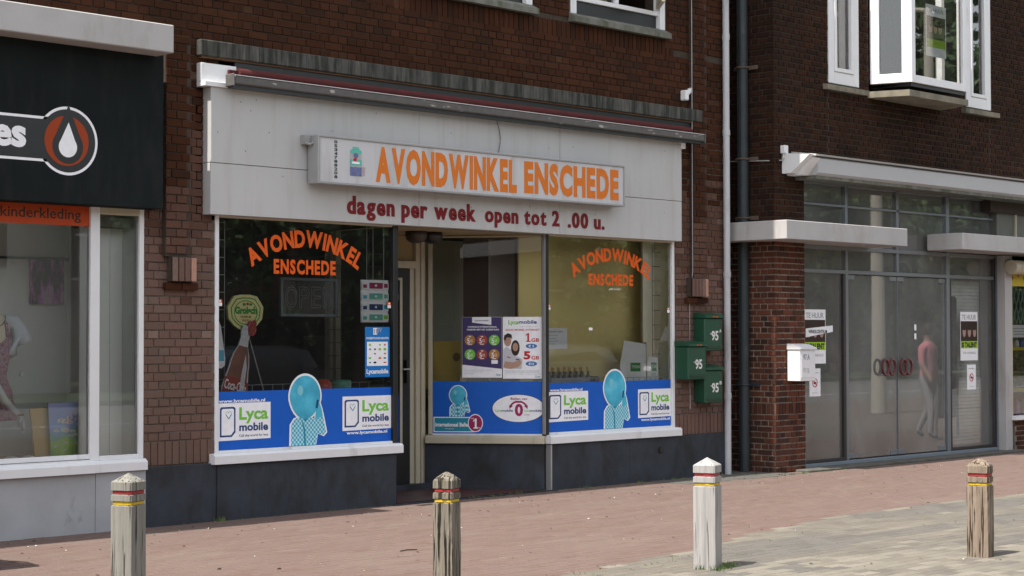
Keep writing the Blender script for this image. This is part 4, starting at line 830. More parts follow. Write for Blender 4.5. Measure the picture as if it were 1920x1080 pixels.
# card holder and blue leaflet at the left window
o = thing('card_holder', 'hanging holder with four rows of colourful phone cards in the left window', 'card holder', (11.47, .05, 1.8))
p = MB(); p.rect(FA, 11.29, 11.645, 1.79, 2.205, -.060, M_PRINTW); p.build('backing', o)
for k, (mm, zz) in enumerate(((M_MAG, 2.12), (M_SEA, 2.015), (M_NAVY, 1.91), (M_SEA, 1.81))):
    p = MB(); p.prism(FA, [(11.295, zz-.01), (11.64, zz-.012), (11.643, zz+.06), (11.30, zz+.065)], -.058, -.048, M_PRINTW); p.rect(FA, 11.39, 11.565, zz, zz+.058, -.046, mm); p.rect(FA, 11.31, 11.36, zz+.005, zz+.04, -.046, [M_MAG, M_CYAN, M_NAVY, M_SEA][k]); p.rect(FA, 11.58, 11.63, zz+.01, zz+.05, -.046, [M_MAG, M_SEA, M_CYAN, M_GREEN][k]); p.ell(FA, 11.475, zz+.03, .015, .012, -.045, M_PRINTW, 10); p.build('card_row', o)
for x in (11.36, 11.44, 11.58): p = MB(); p.tube([(x, .05, 2.205), (x, .05, 2.73)], .003, M_WIRE, 5); p.build('wire', o)
p = MB(); d = -.024; p.rect(FA, 11.315, 11.635, 1.255, 1.745, d, flat('leaflet_blue', (.012, .17, .50))); p.rect(FA, 11.34, 11.61, 1.365, 1.60, d+.001, M_PRINTW); p.text(FA, 'Lycamobile', 11.335, 11.615, 1.275, 1.335, d+.001, M_PRINTW, .03); p.text(FA, 'ONDERSTEUNDE DIENSTEN', 11.33, 11.62, 1.625, 1.645, d+.001, M_PRINTW, .02); p.rect(FA, 11.42, 11.47, 1.67, 1.735, d+.001, M_PRINTW); p.text(FA, 'TV', 11.478, 11.53, 1.69, 1.735, d+.001, M_PGREY, .02); p.text(FA, '11', 11.428, 11.462, 1.68, 1.725, d+.002, M_NAVY, .03)
cols = [M_TEAL, M_PRED, M_NAVY, M_GREEN, M_ORANGE, M_TEXTBLK, M_LIME]
for r_ in range(5):
    for c_ in range(4):
        if rnd.random() < .85:
            x, z = 11.36+.064*c_, 1.57-.043*r_; p.ell(FA, x+.018, z, rnd.uniform(.012, .024), rnd.uniform(.006, .013), d+.002, rnd.choice(cols), 10)
tag(p.build('blue_leaflet'), 'blue leaflet listing many small brand marks, below the card holder', 'leaflet')
# open sign
o = thing('open_sign', 'unlit transparent panel reading OPEN hanging in the left window', 'sign', (10.85, .3, 1.84))
G = Frame(10.49, .30, .7, .0)
m_ = glass_mat('sign_acrylic', 1.5, (.72, .78, .80), .05, .25)
p = MB(); p.rect(G, .03, .69, 1.87, 2.19, 0, m_); p.build('panel', o)
p = MB(); 
for q in ((.0, .70, 1.845, 1.87), (.0, .70, 2.19, 2.215)): p.box(G, *q, -.015, .015, mat('dull_acrylic_edge', (.13, .15, .165), .3))
for q in ((.0, .028, 1.8701, 2.1899), (.672, .70, 1.8701, 2.1899)): p.box(G, *q, -.015, .015, mat('dull_acrylic_edge', (.13, .15, .165)))
p.build('frame', o)
p = MB(); mm = mat('unlit_tube', (.17, .18, .19), .4)
for st, a0, a1 in (('O', .06, .20), ('P', .23, .35), ('E', .38, .49), ('N', .52, .65)):
    v, f = _text2d(st, .0); 
    X0 = min(q[0] for q in v); X1 = max(q[0] for q in v); Y0 = min(q[1] for q in v); Y1 = max(q[1] for q in v)
    ed = {}
    for fc in f:
        for a, c_ in zip(fc, fc[1:]+fc[:1]): k = (min(a, c_), max(a, c_)); ed[k] = ed.get(k, 0)+1
    for (a, c_), n in ed.items():
        if n == 1:
            A_, B_ = [(a0+(v[q][0]-X0)/(X1-X0)*(a1-a0), 1.93+(v[q][1]-Y0)/(Y1-Y0)*.2) for q in (a, c_)]
            if math.hypot(A_[0]-B_[0], A_[1]-B_[1]) > .002: p.stroke(G, [A_, B_], .006, .008, mm)
p.build('tube_letters', o)
# cardboard cutouts
def ply(b, F, pts, d, mm, th=.012): b.prism(F, pts, d, d+th, mm)
o = thing('cola_bottle_display', 'tall tilted cola bottle cutout with a red cap in the left window', 'display', (9.8, .12, 1.05))
G = Frame(9.66, .12, 1, 0)
ang = R(14)
def rot(u, v): return (.13+u*math.cos(ang)+v*math.sin(ang), 1.06+v*math.cos(ang)-u*math.sin(ang))
prof = [(-.135, 0), (-.145, .12), (-.13, .22), (-.115, .30), (-.11, .36), (-.09, .44), (-.055, .52), (-.045, .60), (-.055, .64), (-.045, .71)]
out = prof+[(-u, v) for u, v in reversed(prof)]
p = MB(); ply(p, G, [rot(u, v) for u, v in out], 0, M_GLASSPR); p.build('bottle_board', o)
p = MB(); liq = [q for q in out if q[1] <= .52]; p.poly(G, [rot(u*.9, v) for u, v in liq], .013, M_COLA); p.poly(G, [rot(u, v) for u, v in ((.05, .1), (.1, .1), (.085, .33), (.045, .45), (.04, .3))], .0145, M_GLASSPR); p.poly(G, [rot(u, v) for u, v in ((-.14, .0), (.14, .0), (.135, .20), (.0, .225), (-.135, .21))], .0142, M_COLARED)
v, f = _text2d('Coca-Cola', .02); X0 = min(q[0] for q in v); X1 = max(q[0] for q in v); Y0 = min(q[1] for q in v); Y1 = max(q[1] for q in v)
p.add([G.P(*rot(-.125+(q[0]-X0)/(X1-X0)*.25+.0, .10+(q[1]-Y0)/(Y1-Y0)*.09+.0*(q[0])+.18*((q[0]-X0)/(X1-X0)-.5)*0), .0158) for q in v], f, M_PRINTW); p.build('bottle_print', o)
p = MB(); c0 = rot(.055, .705); p.add([G.P(c0[0]+math.cos(R(a))*.058*math.cos(R(50))+math.sin(R(a))*.075*.3, c0[1]+math.sin(R(a))*.075, .02+.01*(a % 36 == 0)) for a in range(0, 360, 12)], [tuple(range(30))], M_COLARED); ply(p, G, [(c0[0]+math.cos(R(a))*.046, c0[1]+math.sin(R(a))*.07) for a in range(0, 360, 18)], -.005, flat('cap_pink_red', (.62, .10, .16)), .024); p.build('cap', o)
p = MB(); p.tube([G.P(.34, 1.66, -.02), G.P(.60, 1.08, -.10)], .006, M_WIRE, 6); p.build('prop_stick', o)
o = thing('beer_sign', 'eight-sided green and gold beer sign above the cola bottle', 'sign', (9.95, .15, 1.7))
G = Frame(9.97, .16, 1, 0); p = MB()
oc = [(-.205, .05), (-.17, .10), (-.13, .15), (-.05, .165), (.05, .165), (.13, .15), (.17, .10), (.205, .05), (.19, -.06), (.13, -.12), (.06, -.16), (-.06, -.16), (-.13, -.12), (-.19, -.06)]
oc = [(u, v+1.875) for u, v in oc]; ply(p, G, oc, -.015, M_GOLD, .03); p.build('board', o)
p = MB(); p.poly(G, [(u*.84, 1.875+(v-1.875)*.84) for u, v in oc], .016, M_BEERGREEN); p.poly(G, [(u*.78, 1.875+(v-1.875)*.78) for u, v in oc], .017, M_GOLD); p.ring(G, 0, 1.875, .105, .113, .018, M_BEERGREEN, 30, sq=1.2); p.text(G, 'Grolsch', -.125, .125, 1.86, 1.93, .019, M_BEERGREEN, .06)
p.text(G, 'PREMIUM', -.06, .06, 1.825, 1.845, .018, M_MAROON, .01); p.text(G, 'BIER', -.04, .04, 1.795, 1.812, .018, M_MAROON, .01); p.ell(G, .02, 1.955, .016, .014, .018, M_PRED, 10); p.ell(G, -.02, 1.95, .02, .014, .0185, M_BEERGREEN, 10); p.ell(G, .055, 1.95, .02, .012, .0185, M_BEERGREEN, 10); p.build('print', o)
G = Frame(9.56, .10, 1, 0); p = MB(); out = [(.01, 1.37), (-.03, 1.8), (.06, 1.81), (.09, 1.75), (.14, 1.45), (.135, 1.39), (.10, 1.365)]; ply(p, G, out, 0, M_PRINTW, .01); p.poly(G, [(.02, 1.43), (.03, 1.53), (.125, 1.53), (.13, 1.43)], .0105, M_CYAN); p.poly(G, [(-.0, 1.62), (.0, 1.77), (.05, 1.77), (.055, 1.62)], .0105, flat('print_mid_blue', (.05, .16, .42))); p.ell(G, .03, 1.47, .022, .035, .0115, M_BLACK, 16); p.ring(G, .03, 1.47, .008, .013, .012, M_PRINTW, 10)
tag(p.build('blue_white_cutout'), 'narrow blue and white van-shaped cutout at the left edge of the left window', 'display')
# wire racks
def grid(name, lab, pts_v, pts_h, mm, y, group=None):
    q = MB()
    for x, z0, z1 in pts_v: q.tube([(x, y, z0), (x, y, z1)], .0035, mm, 5)
    for z, x0, x1 in pts_h: q.tube([(x0, y, z), (x1, y, z)], .0035, mm, 5)
    tag(q.build(name), lab, 'wire rack', group)
grid('wire_rack', 'narrow wire ladder rack at the left edge of the left window', [(9.63, 1.05, 2.72), (9.77, 1.05, 2.72)], [(1.1+.16*k, 9.63, 9.77) for k in range(11)], M_WIRE, .2)
grid('wire_rack', 'narrow wire ladder rack at the right edge of the right window', [(15.86, 1.05, 2.72), (16.0, 1.05, 2.72)], [(1.1+.17*k, 15.86, 16.0) for k in range(10)], M_DWIRE, .2)
grid('wire_rack', 'low wire rail across the foot of the left window behind the blue strip', [(9.7+.12*k, 1.05, 1.20) for k in range(17)], [(1.2, 9.6, 11.65), (1.12, 9.6, 11.65)], M_WIRE, .32)
grid('wire_rack', 'low wire rail across the foot of the right window behind the blue strip', [(14.0+.1*k, 1.05, 1.18) for k in range(20)], [(1.18, 13.95, 16.0)], M_WIRE, .1)
grid('wire_rack', 'tall dark wire grid near the door seen through the left window', [(11.45, 1.05, 2.7), (11.62, 1.05, 2.7)], [(1.2+.13*k, 11.45, 11.62) for k in range(12)], M_DWIRE, .75)
grid('wire_rack', 'thin wire frame behind the splayed pane', [(14.2, 1.05, 2.7), (14.42, 1.05, 2.7)], [(1.3+.22*k, 14.2, 14.42) for k in range(7)], M_DWIRE, .62)
p = MB(); p.box(FA, 12.37, 12.86, .4, 1.66, -2.3, -1.9, mat('grey_metal_box', (.12, .12, .12), .5), .01); tag(p.build('grey_cooler'), 'grey metal cooler top seen through the left window beside the door', 'cooler')
p = MB(); p.box(FA, 13.15, 13.95, 1.06, 1.6, -1.7, -1.32, M_CABY, .006); p.rect(FA, 13.2, 13.9, 1.1, 1.55, -1.318, M_CABY); p.ell(FA, 13.78, 1.42, .06, .05, -1.316, mat('dark_ochre', (.2, .13, .04)), 16); p.box(FA, 13.1, 14.0, 1.0, 1.055, -1.72, -1.3, M_SILLG); tag(p.build('yellow_cabinet'), 'ochre yellow cabinet standing behind the splayed pane', 'cabinet')
# beer bottles in a grey crate
o = thing('bottle_crate', 'low grey plastic crate holding yellow-capped bottles in the right window', 'crate', (14.6, .3, 1.05))
G = Frame(14.17, .36, 1, 0); p = MB(); p.box(G, 0, .80, 1.051, 1.20, -.13, -.125, flat('crate_grey', (.36, .38, .42))); p.box(G, 0, .80, 1.051, 1.19, .12, .13, flat('crate_grey', (.36, .38, .42)), .003); p.box(G, 0, .01, 1.051, 1.2, -.124, .119, flat('crate_grey', (.36, .38, .42))); p.box(G, .79, .80, 1.051, 1.2, -.124, .119, flat('crate_grey', (.36, .38, .42))); p.box(G, .55, .56, 1.051, 1.2, -.124, .119, flat('crate_grey', (.36, .38, .42))); p.ell(G, .68, 1.16, .04, .018, .1305, M_BLACK, 14); p.build('shell', o)
def bottle(x, y, z, k):
    q = MB(); q.lathe(x, y, [(.028, z), (.03, z+.01), (.03, z+.13), (.012, z+.175), (.012, z+.20)], mat('brown_bottle_glass', (.035, .018, .008), .15), 10); o = q.build('bottle', smooth=True)
    q = MB(); q.lathe(x, y, [(.016, z+.201), (.018, z+.205), (.018, z+.245), (.012, z+.25)], mat('yellow_bottle_cap', (.75, .52, .12), .5), 10); q.build('cap', o); return o
for r_ in range(2):
    for k in range(8):
        ob = bottle(14.22+.092*k, .42-.11*r_, 1.056, k); tag(ob, 'brown yellow-capped bottle, %s from the corner post in the %s row of the grey crate' % (['first', 'second', 'third', 'fourth', 'fifth', 'sixth', 'seventh', 'eighth'][k], ['back', 'front'][r_]), 'bottle', 'bottles in the grey crate')
# white carton
o = thing('open_carton', 'open white cardboard carton with green printed labels in the right window', 'carton', (15.75, .3, 1.06))
G = Frame(15.45, .36, .40, -.06); p = MB()
G1 = Frame(15.36, .26, .34, -.13); G2 = Frame(15.685, .135, .27, .05)
p.prism(G1, [(0, 1.12), (.30, 1.10), (.335, 1.12), (.335, 1.40), (.33, 1.56), (.05, 1.60), (.0, 1.35)], -.006, 0, M_CARTONW); p.prism(G2, [(0.004, 1.12), (.27, 1.13), (.25, 1.40), (.004, 1.42)], -.006, 0, M_CARTONW); p.build('shell', o)
p = MB(); G3 = Frame(15.71, .27, .27, .02); p.prism(G3, [(0, 1.1), (.27, 1.1), (.24, 1.585), (.02, 1.575)], -.006, 0, M_CARD); p.build('inner_flap', o)
p = MB()
for G_, a0 in ((G1, .13), (G2, .09)):
    p.rect(G_, a0, a0+.13, 1.245, 1.345, .002, flat('carton_green', (.03, .26, .06))); p.text(G_, 'TYSON', a0+.012, a0+.118, 1.28, 1.315, .003, M_PRINTW, .02)
for k in range(3): p.rect(G2, .09, .20, 1.215-.02*k, 1.221-.02*k, .002, M_PGREY)
p.build('label', o)
p = MB(); p.box(FA, 15.35, 15.97, 1.052, 1.115, -.40, -.09, M_CARTONW, .004); tag(p.build('flat_carton'), 'flat white carton underneath the open white carton', 'carton')
# red and green goods behind the left strip
p = MB(); p.lathe(11.05, .35, [(.05, 1.06), (.09, 1.1), (.10, 1.17), (.07, 1.23), (.01, 1.24)], mat('red_plastic', (.45, .05, .02), .4), 14); tag(p.build('red_bowl', smooth=True), 'red plastic tub just above the blue strip in the left window', 'tub')
p = MB(); p.lathe(11.28, .35, [(.10, 1.06), (.11, 1.2), (.10, 1.225), (.01, 1.23)], mat('mint_plastic', (.12, .35, .25), .4), 14); tag(p.build('mint_tub', smooth=True), 'pale green plastic tub behind the left window strip', 'tub')
# stickers on the door glass
def doorprint(name, lab, cat, fn):
    q = MB(); fn(q); tag(q.build(name), lab, cat)
D1 = DY-.016
doorprint('door_poster', 'blue poster with a small white jug at the top of the door glass', 'poster', lambda q: (q.rect(FA, 12.5, 12.745, 2.12, 2.25, D1, M_NAVY), q.poly(FA, [(12.62, 2.17), (12.655, 2.165), (12.68, 2.21), (12.665, 2.225), (12.64, 2.2)], D1+.001, M_PRINTW)))
doorprint('door_sticker', 'white strip sticker with two black dots on the door glass', 'sticker', lambda q: (q.rect(FA, 12.5, 12.745, 2.04, 2.105, D1, M_PRINTW), q.ell(FA, 12.67, 2.07, .02, .02, D1+.001, M_TEXTBLK, 14), q.ell(FA, 12.72, 2.07, .02, .02, D1+.001, M_TEXTBLK, 14)))
doorprint('door_poster', 'dark poster with green claw marks on the door glass', 'poster', lambda q: (q.rect(FA, 12.5, 12.745, 1.32, 1.66, D1, M_BLACK), q.stroke(FA, [(12.655, 1.62), (12.665, 1.5), (12.655, 1.38)], .014, D1+.001, M_GREEN), q.stroke(FA, [(12.685, 1.62), (12.695, 1.5), (12.69, 1.40)], .014, D1+.001, M_GREEN), q.stroke(FA, [(12.715, 1.61), (12.722, 1.5), (12.712, 1.42)], .012, D1+.001, M_GREEN)))
doorprint('door_poster', 'faded orange poster in the middle of the door glass', 'poster', lambda q: q.rect(FA, 12.62, 12.745, 1.72, 1.90, D1, flat('faded_orange', (.16, .06, .03))))
doorprint('door_poster', 'green and blue poster at the far edge of the door glass', 'poster', lambda q: (q.rect(FA, 12.0, 12.2, 2.05, 2.24, D1, mat('muted_green_print', (.05, .12, .08))), q.ring(FA, 12.12, 2.17, .03, .045, D1+.001, M_PGREY, 14)))
doorprint('door_poster', 'small white opening hours card on the door glass', 'poster', lambda q: (q.rect(FA, 12.13, 12.42, 1.66, 1.86, D1, M_PGREY), q.rect(FA, 12.15, 12.3, 1.80, 1.815, D1+.001, M_TEXTBLK)))

# ---------------------------------------------------------------- wall fittings of the brick building
M_PVC = mat('dull_white_pvc', (.46, .46, .48), .5, .05, 4, 0, dirt=(.25, .23, .2), dirtscale=(3, 3, .6), dirtpos=(.55, .75))
p = MB(); p.tube([(16.945, -.055, -.03), (16.945, -.055, 8.5)], .040, M_PVC, 16)
for z in (.9, 2.35, 4.05, 5.2): p.tube([(16.945, -.055, z), (16.945, -.055, z+.07)], .046, M_PVC, 16)
tag(p.build('downpipe', smooth=False), 'white plastic downpipe at the right corner of the shop building', 'downpipe')
p = MB(); p.box(FA, 16.14, 16.20, 4.40, 4.52, .0, .09, M_WHITE, .01); p.tube([FA.P(16.19, 4.47, .05), FA.P(16.30, 4.53, .02)], .028, M_WHITE, 10); p.box(FA, 16.28, 16.32, 4.50, 4.56, -.01, .05, M_WHITE, .005)
tag(p.build('wall_bracket'), 'small white bracket fixed to the brick wall above the awning end', 'bracket')
p = MB(); p.tube([FA.P(16.29, z, .008) for z in (.8, 2.05)]+[FA.P(16.285, z, .06) for z in (2.4, 3.5)]+[FA.P(16.29, 6.9, .06)], .005, M_WIRE, 5); tag(p.build('cable'), 'thin pale cable running up the right brick pilaster', 'cable')
M_NUM = flat('white_numbers', (.68, .68, .66))
def mailbox(x0, z0, d, txt, sup, label):
    w_, h_ = .335, .43; o = thing('mailbox', label, 'mailbox', (x0, -d, z0), 'green mailboxes on the brick pilaster')
    p = MB(); p.box(FA, x0, x0+w_, z0, z0+h_-.045, .002, d, M_GREENBOX, .012); p.build('body', o)
    p = MB(); p.profile(FA, [(.002, z0+h_-.044), (d+.022, z0+h_-.044), (d+.022, z0+h_-.02), (d*.8, z0+h_+.005), (.002, z0+h_+.02)], x0-.008, x0+w_+.008, M_GREENBOX); p.build('lid', o)
    p = MB(); p.box(FA, x0+.035, x0+w_-.035, z0+.03, z0+.06, d+.001, d+.008, mat('dark_green_slot', (.008, .04, .022), .5), .003); p.build('slot', o)
    p = MB(); p.tube([FA.P(x0+.105, z0+.20, d), FA.P(x0+.105, z0+.20, d+.012)], .011, M_SILVER, 10); p.build('lock', o)
    if 'A' in (sup or '') or sup is None:
        p = MB(); 
        for k in (0, 1): p.rect(FA, x0+.13+.06*k, x0+.165+.06*k, z0+h_-.035, z0+h_-.025, d+.0235, M_ORANGE)
        p.build('sticker', o)
    p = MB(); p.text(FA, txt, x0+.125, x0+.255, z0+.12, z0+.235, d+.003, M_NUM, .03)
    if sup: p.text(FA, sup, x0+.272, x0+.312, z0+.215, z0+.255, d+.003, M_NUM, .03)
    p.build('number', o)
mailbox(16.365, 1.475, .17, '95', 'A', 'green mailbox with number 95A, highest of the three on the pilaster')
mailbox(16.365, .865, .17, '95', 'B', 'green mailbox with number 95B, lowest of the three on the pilaster')
mailbox(16.02, 1.145, .20, '95', None, 'green mailbox with plain number 95, nearest the shop window')

# ---------------------------------------------------------------- right building
B = thing('brick_building', 'dark brick building with grey glass doors, concrete canopies and a white bay window', 'building', (20, 0, 0))
YB = -.35; FB = Frame(0, YB, 1, 0); XS = 17.5; FS = Frame(XS, 6, 0, -1)       # FS: s runs from y=6 towards the street
w_ = MB()
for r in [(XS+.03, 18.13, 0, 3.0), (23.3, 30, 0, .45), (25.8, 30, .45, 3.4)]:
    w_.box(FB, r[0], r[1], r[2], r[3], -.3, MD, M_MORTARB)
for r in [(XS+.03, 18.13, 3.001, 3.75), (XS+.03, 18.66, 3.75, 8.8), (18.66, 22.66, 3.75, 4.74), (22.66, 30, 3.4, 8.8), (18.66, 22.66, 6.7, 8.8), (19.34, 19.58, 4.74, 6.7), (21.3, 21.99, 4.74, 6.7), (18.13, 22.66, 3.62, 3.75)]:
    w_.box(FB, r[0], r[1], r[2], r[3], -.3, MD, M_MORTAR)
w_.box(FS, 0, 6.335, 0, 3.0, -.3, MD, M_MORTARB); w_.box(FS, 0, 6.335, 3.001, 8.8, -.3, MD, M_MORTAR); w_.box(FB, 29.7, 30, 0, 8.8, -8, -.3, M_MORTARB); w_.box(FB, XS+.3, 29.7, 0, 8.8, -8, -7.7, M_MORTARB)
wallB = w_.build('wall', B)
LB = bond([(XS, 18.13, 0, 3.75), (XS, 18.66, 3.75, 7.0), (18.66, 22.66, 3.9, 4.74), (22.66, 25.5, 3.9, 7.0), (19.34, 19.58, 4.74, 6.7), (21.3, 21.99, 4.74, 6.7), (23.3, 25.5, 0, .43)], ch=.0705, hp=.108, s_off=XS, joint=.014)
LS = bond([(5.3, 6.35, 0, 7.0)], ch=.0705, hp=.108, s_off=6.35, joint=.014)
# the soldier band at hip height on the pier
LB = [q for q in LB if not (q[1] < 18.2 and .70 < q[2] < .84 and q[3] < .93)]+soldiers(XS+.01, 18.13, .705, .843, .066)
LS = [q for q in LS if not (.70 < q[2] < .84 and q[3] < .93)]+soldiers(5.3, 6.34, .705, .843, .066)
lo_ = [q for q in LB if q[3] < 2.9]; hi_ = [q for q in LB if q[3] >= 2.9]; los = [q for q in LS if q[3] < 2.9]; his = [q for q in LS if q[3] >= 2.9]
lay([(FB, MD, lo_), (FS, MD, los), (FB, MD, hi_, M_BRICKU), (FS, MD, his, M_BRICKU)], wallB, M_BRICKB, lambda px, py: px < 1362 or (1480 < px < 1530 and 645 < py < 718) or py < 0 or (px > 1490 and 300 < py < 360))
m_ = MB(); m_.box(FB, XS, 30, 8.5, 8.8, -7.7, -.3, M_CEIL); m_.box(FB, 17.8, 23.3, 3.62, 3.75, -7.7, -.3, M_CEIL); m_.build('roof', B)
# glazed shopfront
FC = Frame(0, -.2, 1, 0); f = MB(); D0, D1_ = -.05, .02
def bar(a0, a1, z0, z1, mm=M_ALU, d0=D0, d1=D1_): f.box(FC, a0, a1, z0, z1, d0, d1, mm, .004)
bar(18.14, 18.185, .02, 3.62, M_CONCP, -.05, .1); 
for x in (19.205, 20.405): bar(x, x+.055, 2.79, 3.62)
bar(19.205, 19.262, .06, 2.79); bar(19.15, 19.2049, .06, 2.44, M_BROWNF)
bar(21.66, 21.74, .06, 3.62); bar(21.741, 21.78, .06, 2.44, M_BROWNF); bar(22.93, 22.985, .06, 2.76, M_BROWNF); bar(22.986, 23.11, .02, 3.62, M_STEELF, -.05, .06)
segs = ((18.186, 19.2045), (19.263, 21.6595), (21.7405, 22.9855))
for a0, a1 in segs:
    bar(a0, a1, 2.44, 2.49); bar(a0, a1, 2.74, 2.79); bar(a0, a1, 3.29, 3.32); bar(a0, a1, 3.56, 3.62)
for a0, a1 in ((18.186, 19.149), (21.781, 22.929)): bar(a0, a1, .06, .10, M_BROWNF)
bar(20.405, 20.46, 2.491, 2.739)
f.box(FC, 18.14, 23.1, -.03, .058, -.10, .06, M_STEELF, .004)
shopf = f.build('shopfront', B); shopf['label'] = 'grey aluminium shopfront with four ground floor glass panes'
panes = [(18.186, 19.15, .10, 2.44), (21.781, 22.93, .10, 2.44)]
for a0, a1 in ((18.186, 19.205), (19.262, 20.405), (20.46, 21.66), (21.741, 22.985)): panes += [(a0, a1, 2.49, 2.74), (a0, a1, 2.79, 3.29), (a0, a1, 3.32, 3.56)]
for q in panes: p = MB(); p.rect(FC, *q, -.02, M_GLASSB); p.build('pane', shopf)
for a0, a1, nm in ((19.27, 20.425, 0), (20.44, 21.65, 1)):
    p = MB(); p.box(FC, a0, a1, .075, 2.43, -.02, -.008, M_GLASSB); dr = p.build('glass_door', B)
    p = MB()
    e0 = a1-.16 if nm == 0 else a0
    for x0_, x1_, z0_, z1_ in ((a0, a0+.16, .075, .14), (a1-.16, a1, .075, .14), (a0, a0+.16, 2.37, 2.43), (a1-.16, a1, 2.37, 2.43)): p.box(FC, x0_, x1_, z0_, z1_, -.026, .0, M_ALU, .003)
    ex = a1-.012 if nm == 0 else a0; p.box(FC, ex, ex+.012, .141, 2.369, -.022, -.004, M_ALU); p.build('patch_fitting', dr)
    p = MB()
    for cx_ in ((20.06, 20.22) if nm == 0 else (20.49, 20.62)):
        pts = [FC.P(cx_+.075*math.cos(2*math.pi*k/24), 1.235+.10*math.sin(2*math.pi*k/24), .055) for k in range(24)]; p.tube(pts, .017, mat('maroon_enamel', (.10, .012, .014), .35), 8, True)
        p.tube([FC.P(cx_, 1.135, .055), FC.P(cx_, 1.135, -.01)], .012, M_SILVER, 8)
    p.build('handle', dr)
p = MB(); p.box(FC, 17.9, 23.3, -.05, .02, -.10, .36, M_THRESH, .01); p.build('doorstep', B)
p = MB(); p.box(FC, 18.1, 23.1, 0, .02, -5, -.1, mat('pale_shop_floor', (.22, .215, .20), .6)); p.box(FC, 18.1, 23.15, 0, 3.6, -5.1, -5, M_GREYW); p.box(FC, 18.05, 18.1, 0, 3.6, -5, -.1, M_GREYW); p.box(FC, 23.12, 23.15, 0, 3.6, -5, -.1, M_GREYW); p.box(FC, 18.1, 23.12, 3.6, 3.62, -5, -.1, M_CEIL)
p.box(FC, 18.7, 18.95, .02, 3.6, -1.3, -1.1, M_GREYW); p.build('interior', B)
p = MB()
for k in range(46): p.box(FC, 21.95, 22.95, .12+.05*k, .163+.05*k, -.24-.004, -.225, M_PALEW)
p.box(FC, 21.95, 22.95, .10, 2.42, -.26, -.25, M_CEIL); tag(p.build('slatted_blind'), 'pale slatted blind behind the right pane of the grey shopfront', 'blind')
# upstairs windows and bay
f = MB(); FWd = .02
def wfr(b, F, a0, a1, z0, z1, t=.07, tb=.10, d0=-.06, d1=.01, mm=M_WHITE):
    b.box(F, a0, a0+t, z0, z1, d0, d1, mm, .005); b.box(F, a1-t, a1, z0, z1, d0, d1, mm, .005); b.box(F, a0+t+.0005, a1-t-.0005, z0, z0+tb, d0, d1-.002, mm, .005); b.box(F, a0+t+.0005, a1-t-.0005, z1-tb, z1, d0, d1-.002, mm, .005)
for nm, (x0, x1) in (('l', (18.66, 19.33)), ('r', (21.99, 22.66))):
    f = MB(); wfr(f, FB, x0, x1, 4.83, 6.7, .12, .15); wn = f.build('window', B)
    f = MB(); wfr(f, FB, x0+.125, x1-.125, 4.985, 6.54, .05, .05, -.05, .02); f.build('sash', wn)
    p = MB(); p.rect(FB, x0+.17, x1-.17, 5.03, 6.5, -.03, M_GLASS); p.build('pane', wn)
    s = MB(); s.profile(FB, [(-.1, 4.83), (-.1, 4.74), (.07, 4.735), (.07, 4.80)], x0-.12, x1+.14, M_TANSILL); s.build('sill', wn)
bay = MB(); YF = -.86; FF = Frame(0, YF, 1, 0); FLs = Frame(19.60, YB, .16, YF-YB); FRs = Frame(21.13, YF, .15, YB-YF)
Ls = math.hypot(.16, YF-YB)
wfr(bay, FF, 19.765, 21.125, 4.90, 6.8, .09, .10); wfr(bay, FLs, 0.0, Ls, 4.90, 6.8, .12, .12); wfr(bay, FRs, 0.0, .53, 4.90, 6.8, .12, .12)
bay.tube([(19.76, YF, 4.9), (19.76, YF, 6.8)], .018, M_WHITE, 8); bayo = bay.build('bay_window', B)
for F_, a0, a1 in ((FF, 19.855, 21.035), (FLs, .12, Ls-.12), (FRs, .12, .41)):
    p = MB(); p.rect(F_, a0, a1, 5.0, 6.7, -.03, M_GLASS); p.build('pane', bayo)
p = MB(); p.add([(19.60, YB, 4.85), (19.78, YF+.02, 4.85), (21.11, YF+.02, 4.85), (21.28, YB, 4.85)], [(0, 1, 2, 3)], M_BLACK); p.box(FF, 19.79, 21.10, 4.851, 4.899, -.5, -.02, M_BLACK); p.build('underside', bayo)
p = MB(); zz = ((4.72, 4.80)); ps = [(19.50, YB+.1), (19.72, YF+.0), (21.17, YF+.0), (21.38, YB+.1)]
p.add([(x, y, zz[0]) for x, y in ps]+[(x, y, zz[1]) for x, y in ps], [(3, 2, 1, 0), (4, 5, 6, 7), (0, 1, 5, 4), (1, 2, 6, 5), (2, 3, 7, 6), (3, 0, 4, 7)], M_TANSILL); p.build('sill', bayo)
p = MB(); p.box(FB, 18.4, 23, 4.7, 4.72, -3, -.31, M_INT); p.box(FB, 18.4, 23, 4.7, 6.9, -3.1, -3, M_INT); p.build('upper_room', B)
p = MB(); G = Frame(0, YF+.06, 1, 0); p.rect(G, 20.22, 20.72, 5.30, 5.98, 0, M_PRINTW); p.rect(G, 20.24, 20.70, 5.52, 5.83, .001, M_HAIR); p.rect(G, 20.24, 20.70, 5.42, 5.53, .002, M_LIME)
for x in (20.33, 20.45, 20.57): p.ell(G, x, 5.68, .045, .07, .003, M_SKIN, 14); p.ell(G, x, 5.73, .05, .04, .004, M_HAIR, 12)
p.text(G, 'TE HUUR', 20.28, 20.66, 5.88, 5.94, .002, M_PGREY, .02); tag(p.build('rental_poster'), 'white, black and lime poster with faces behind the bay window glass', 'poster')
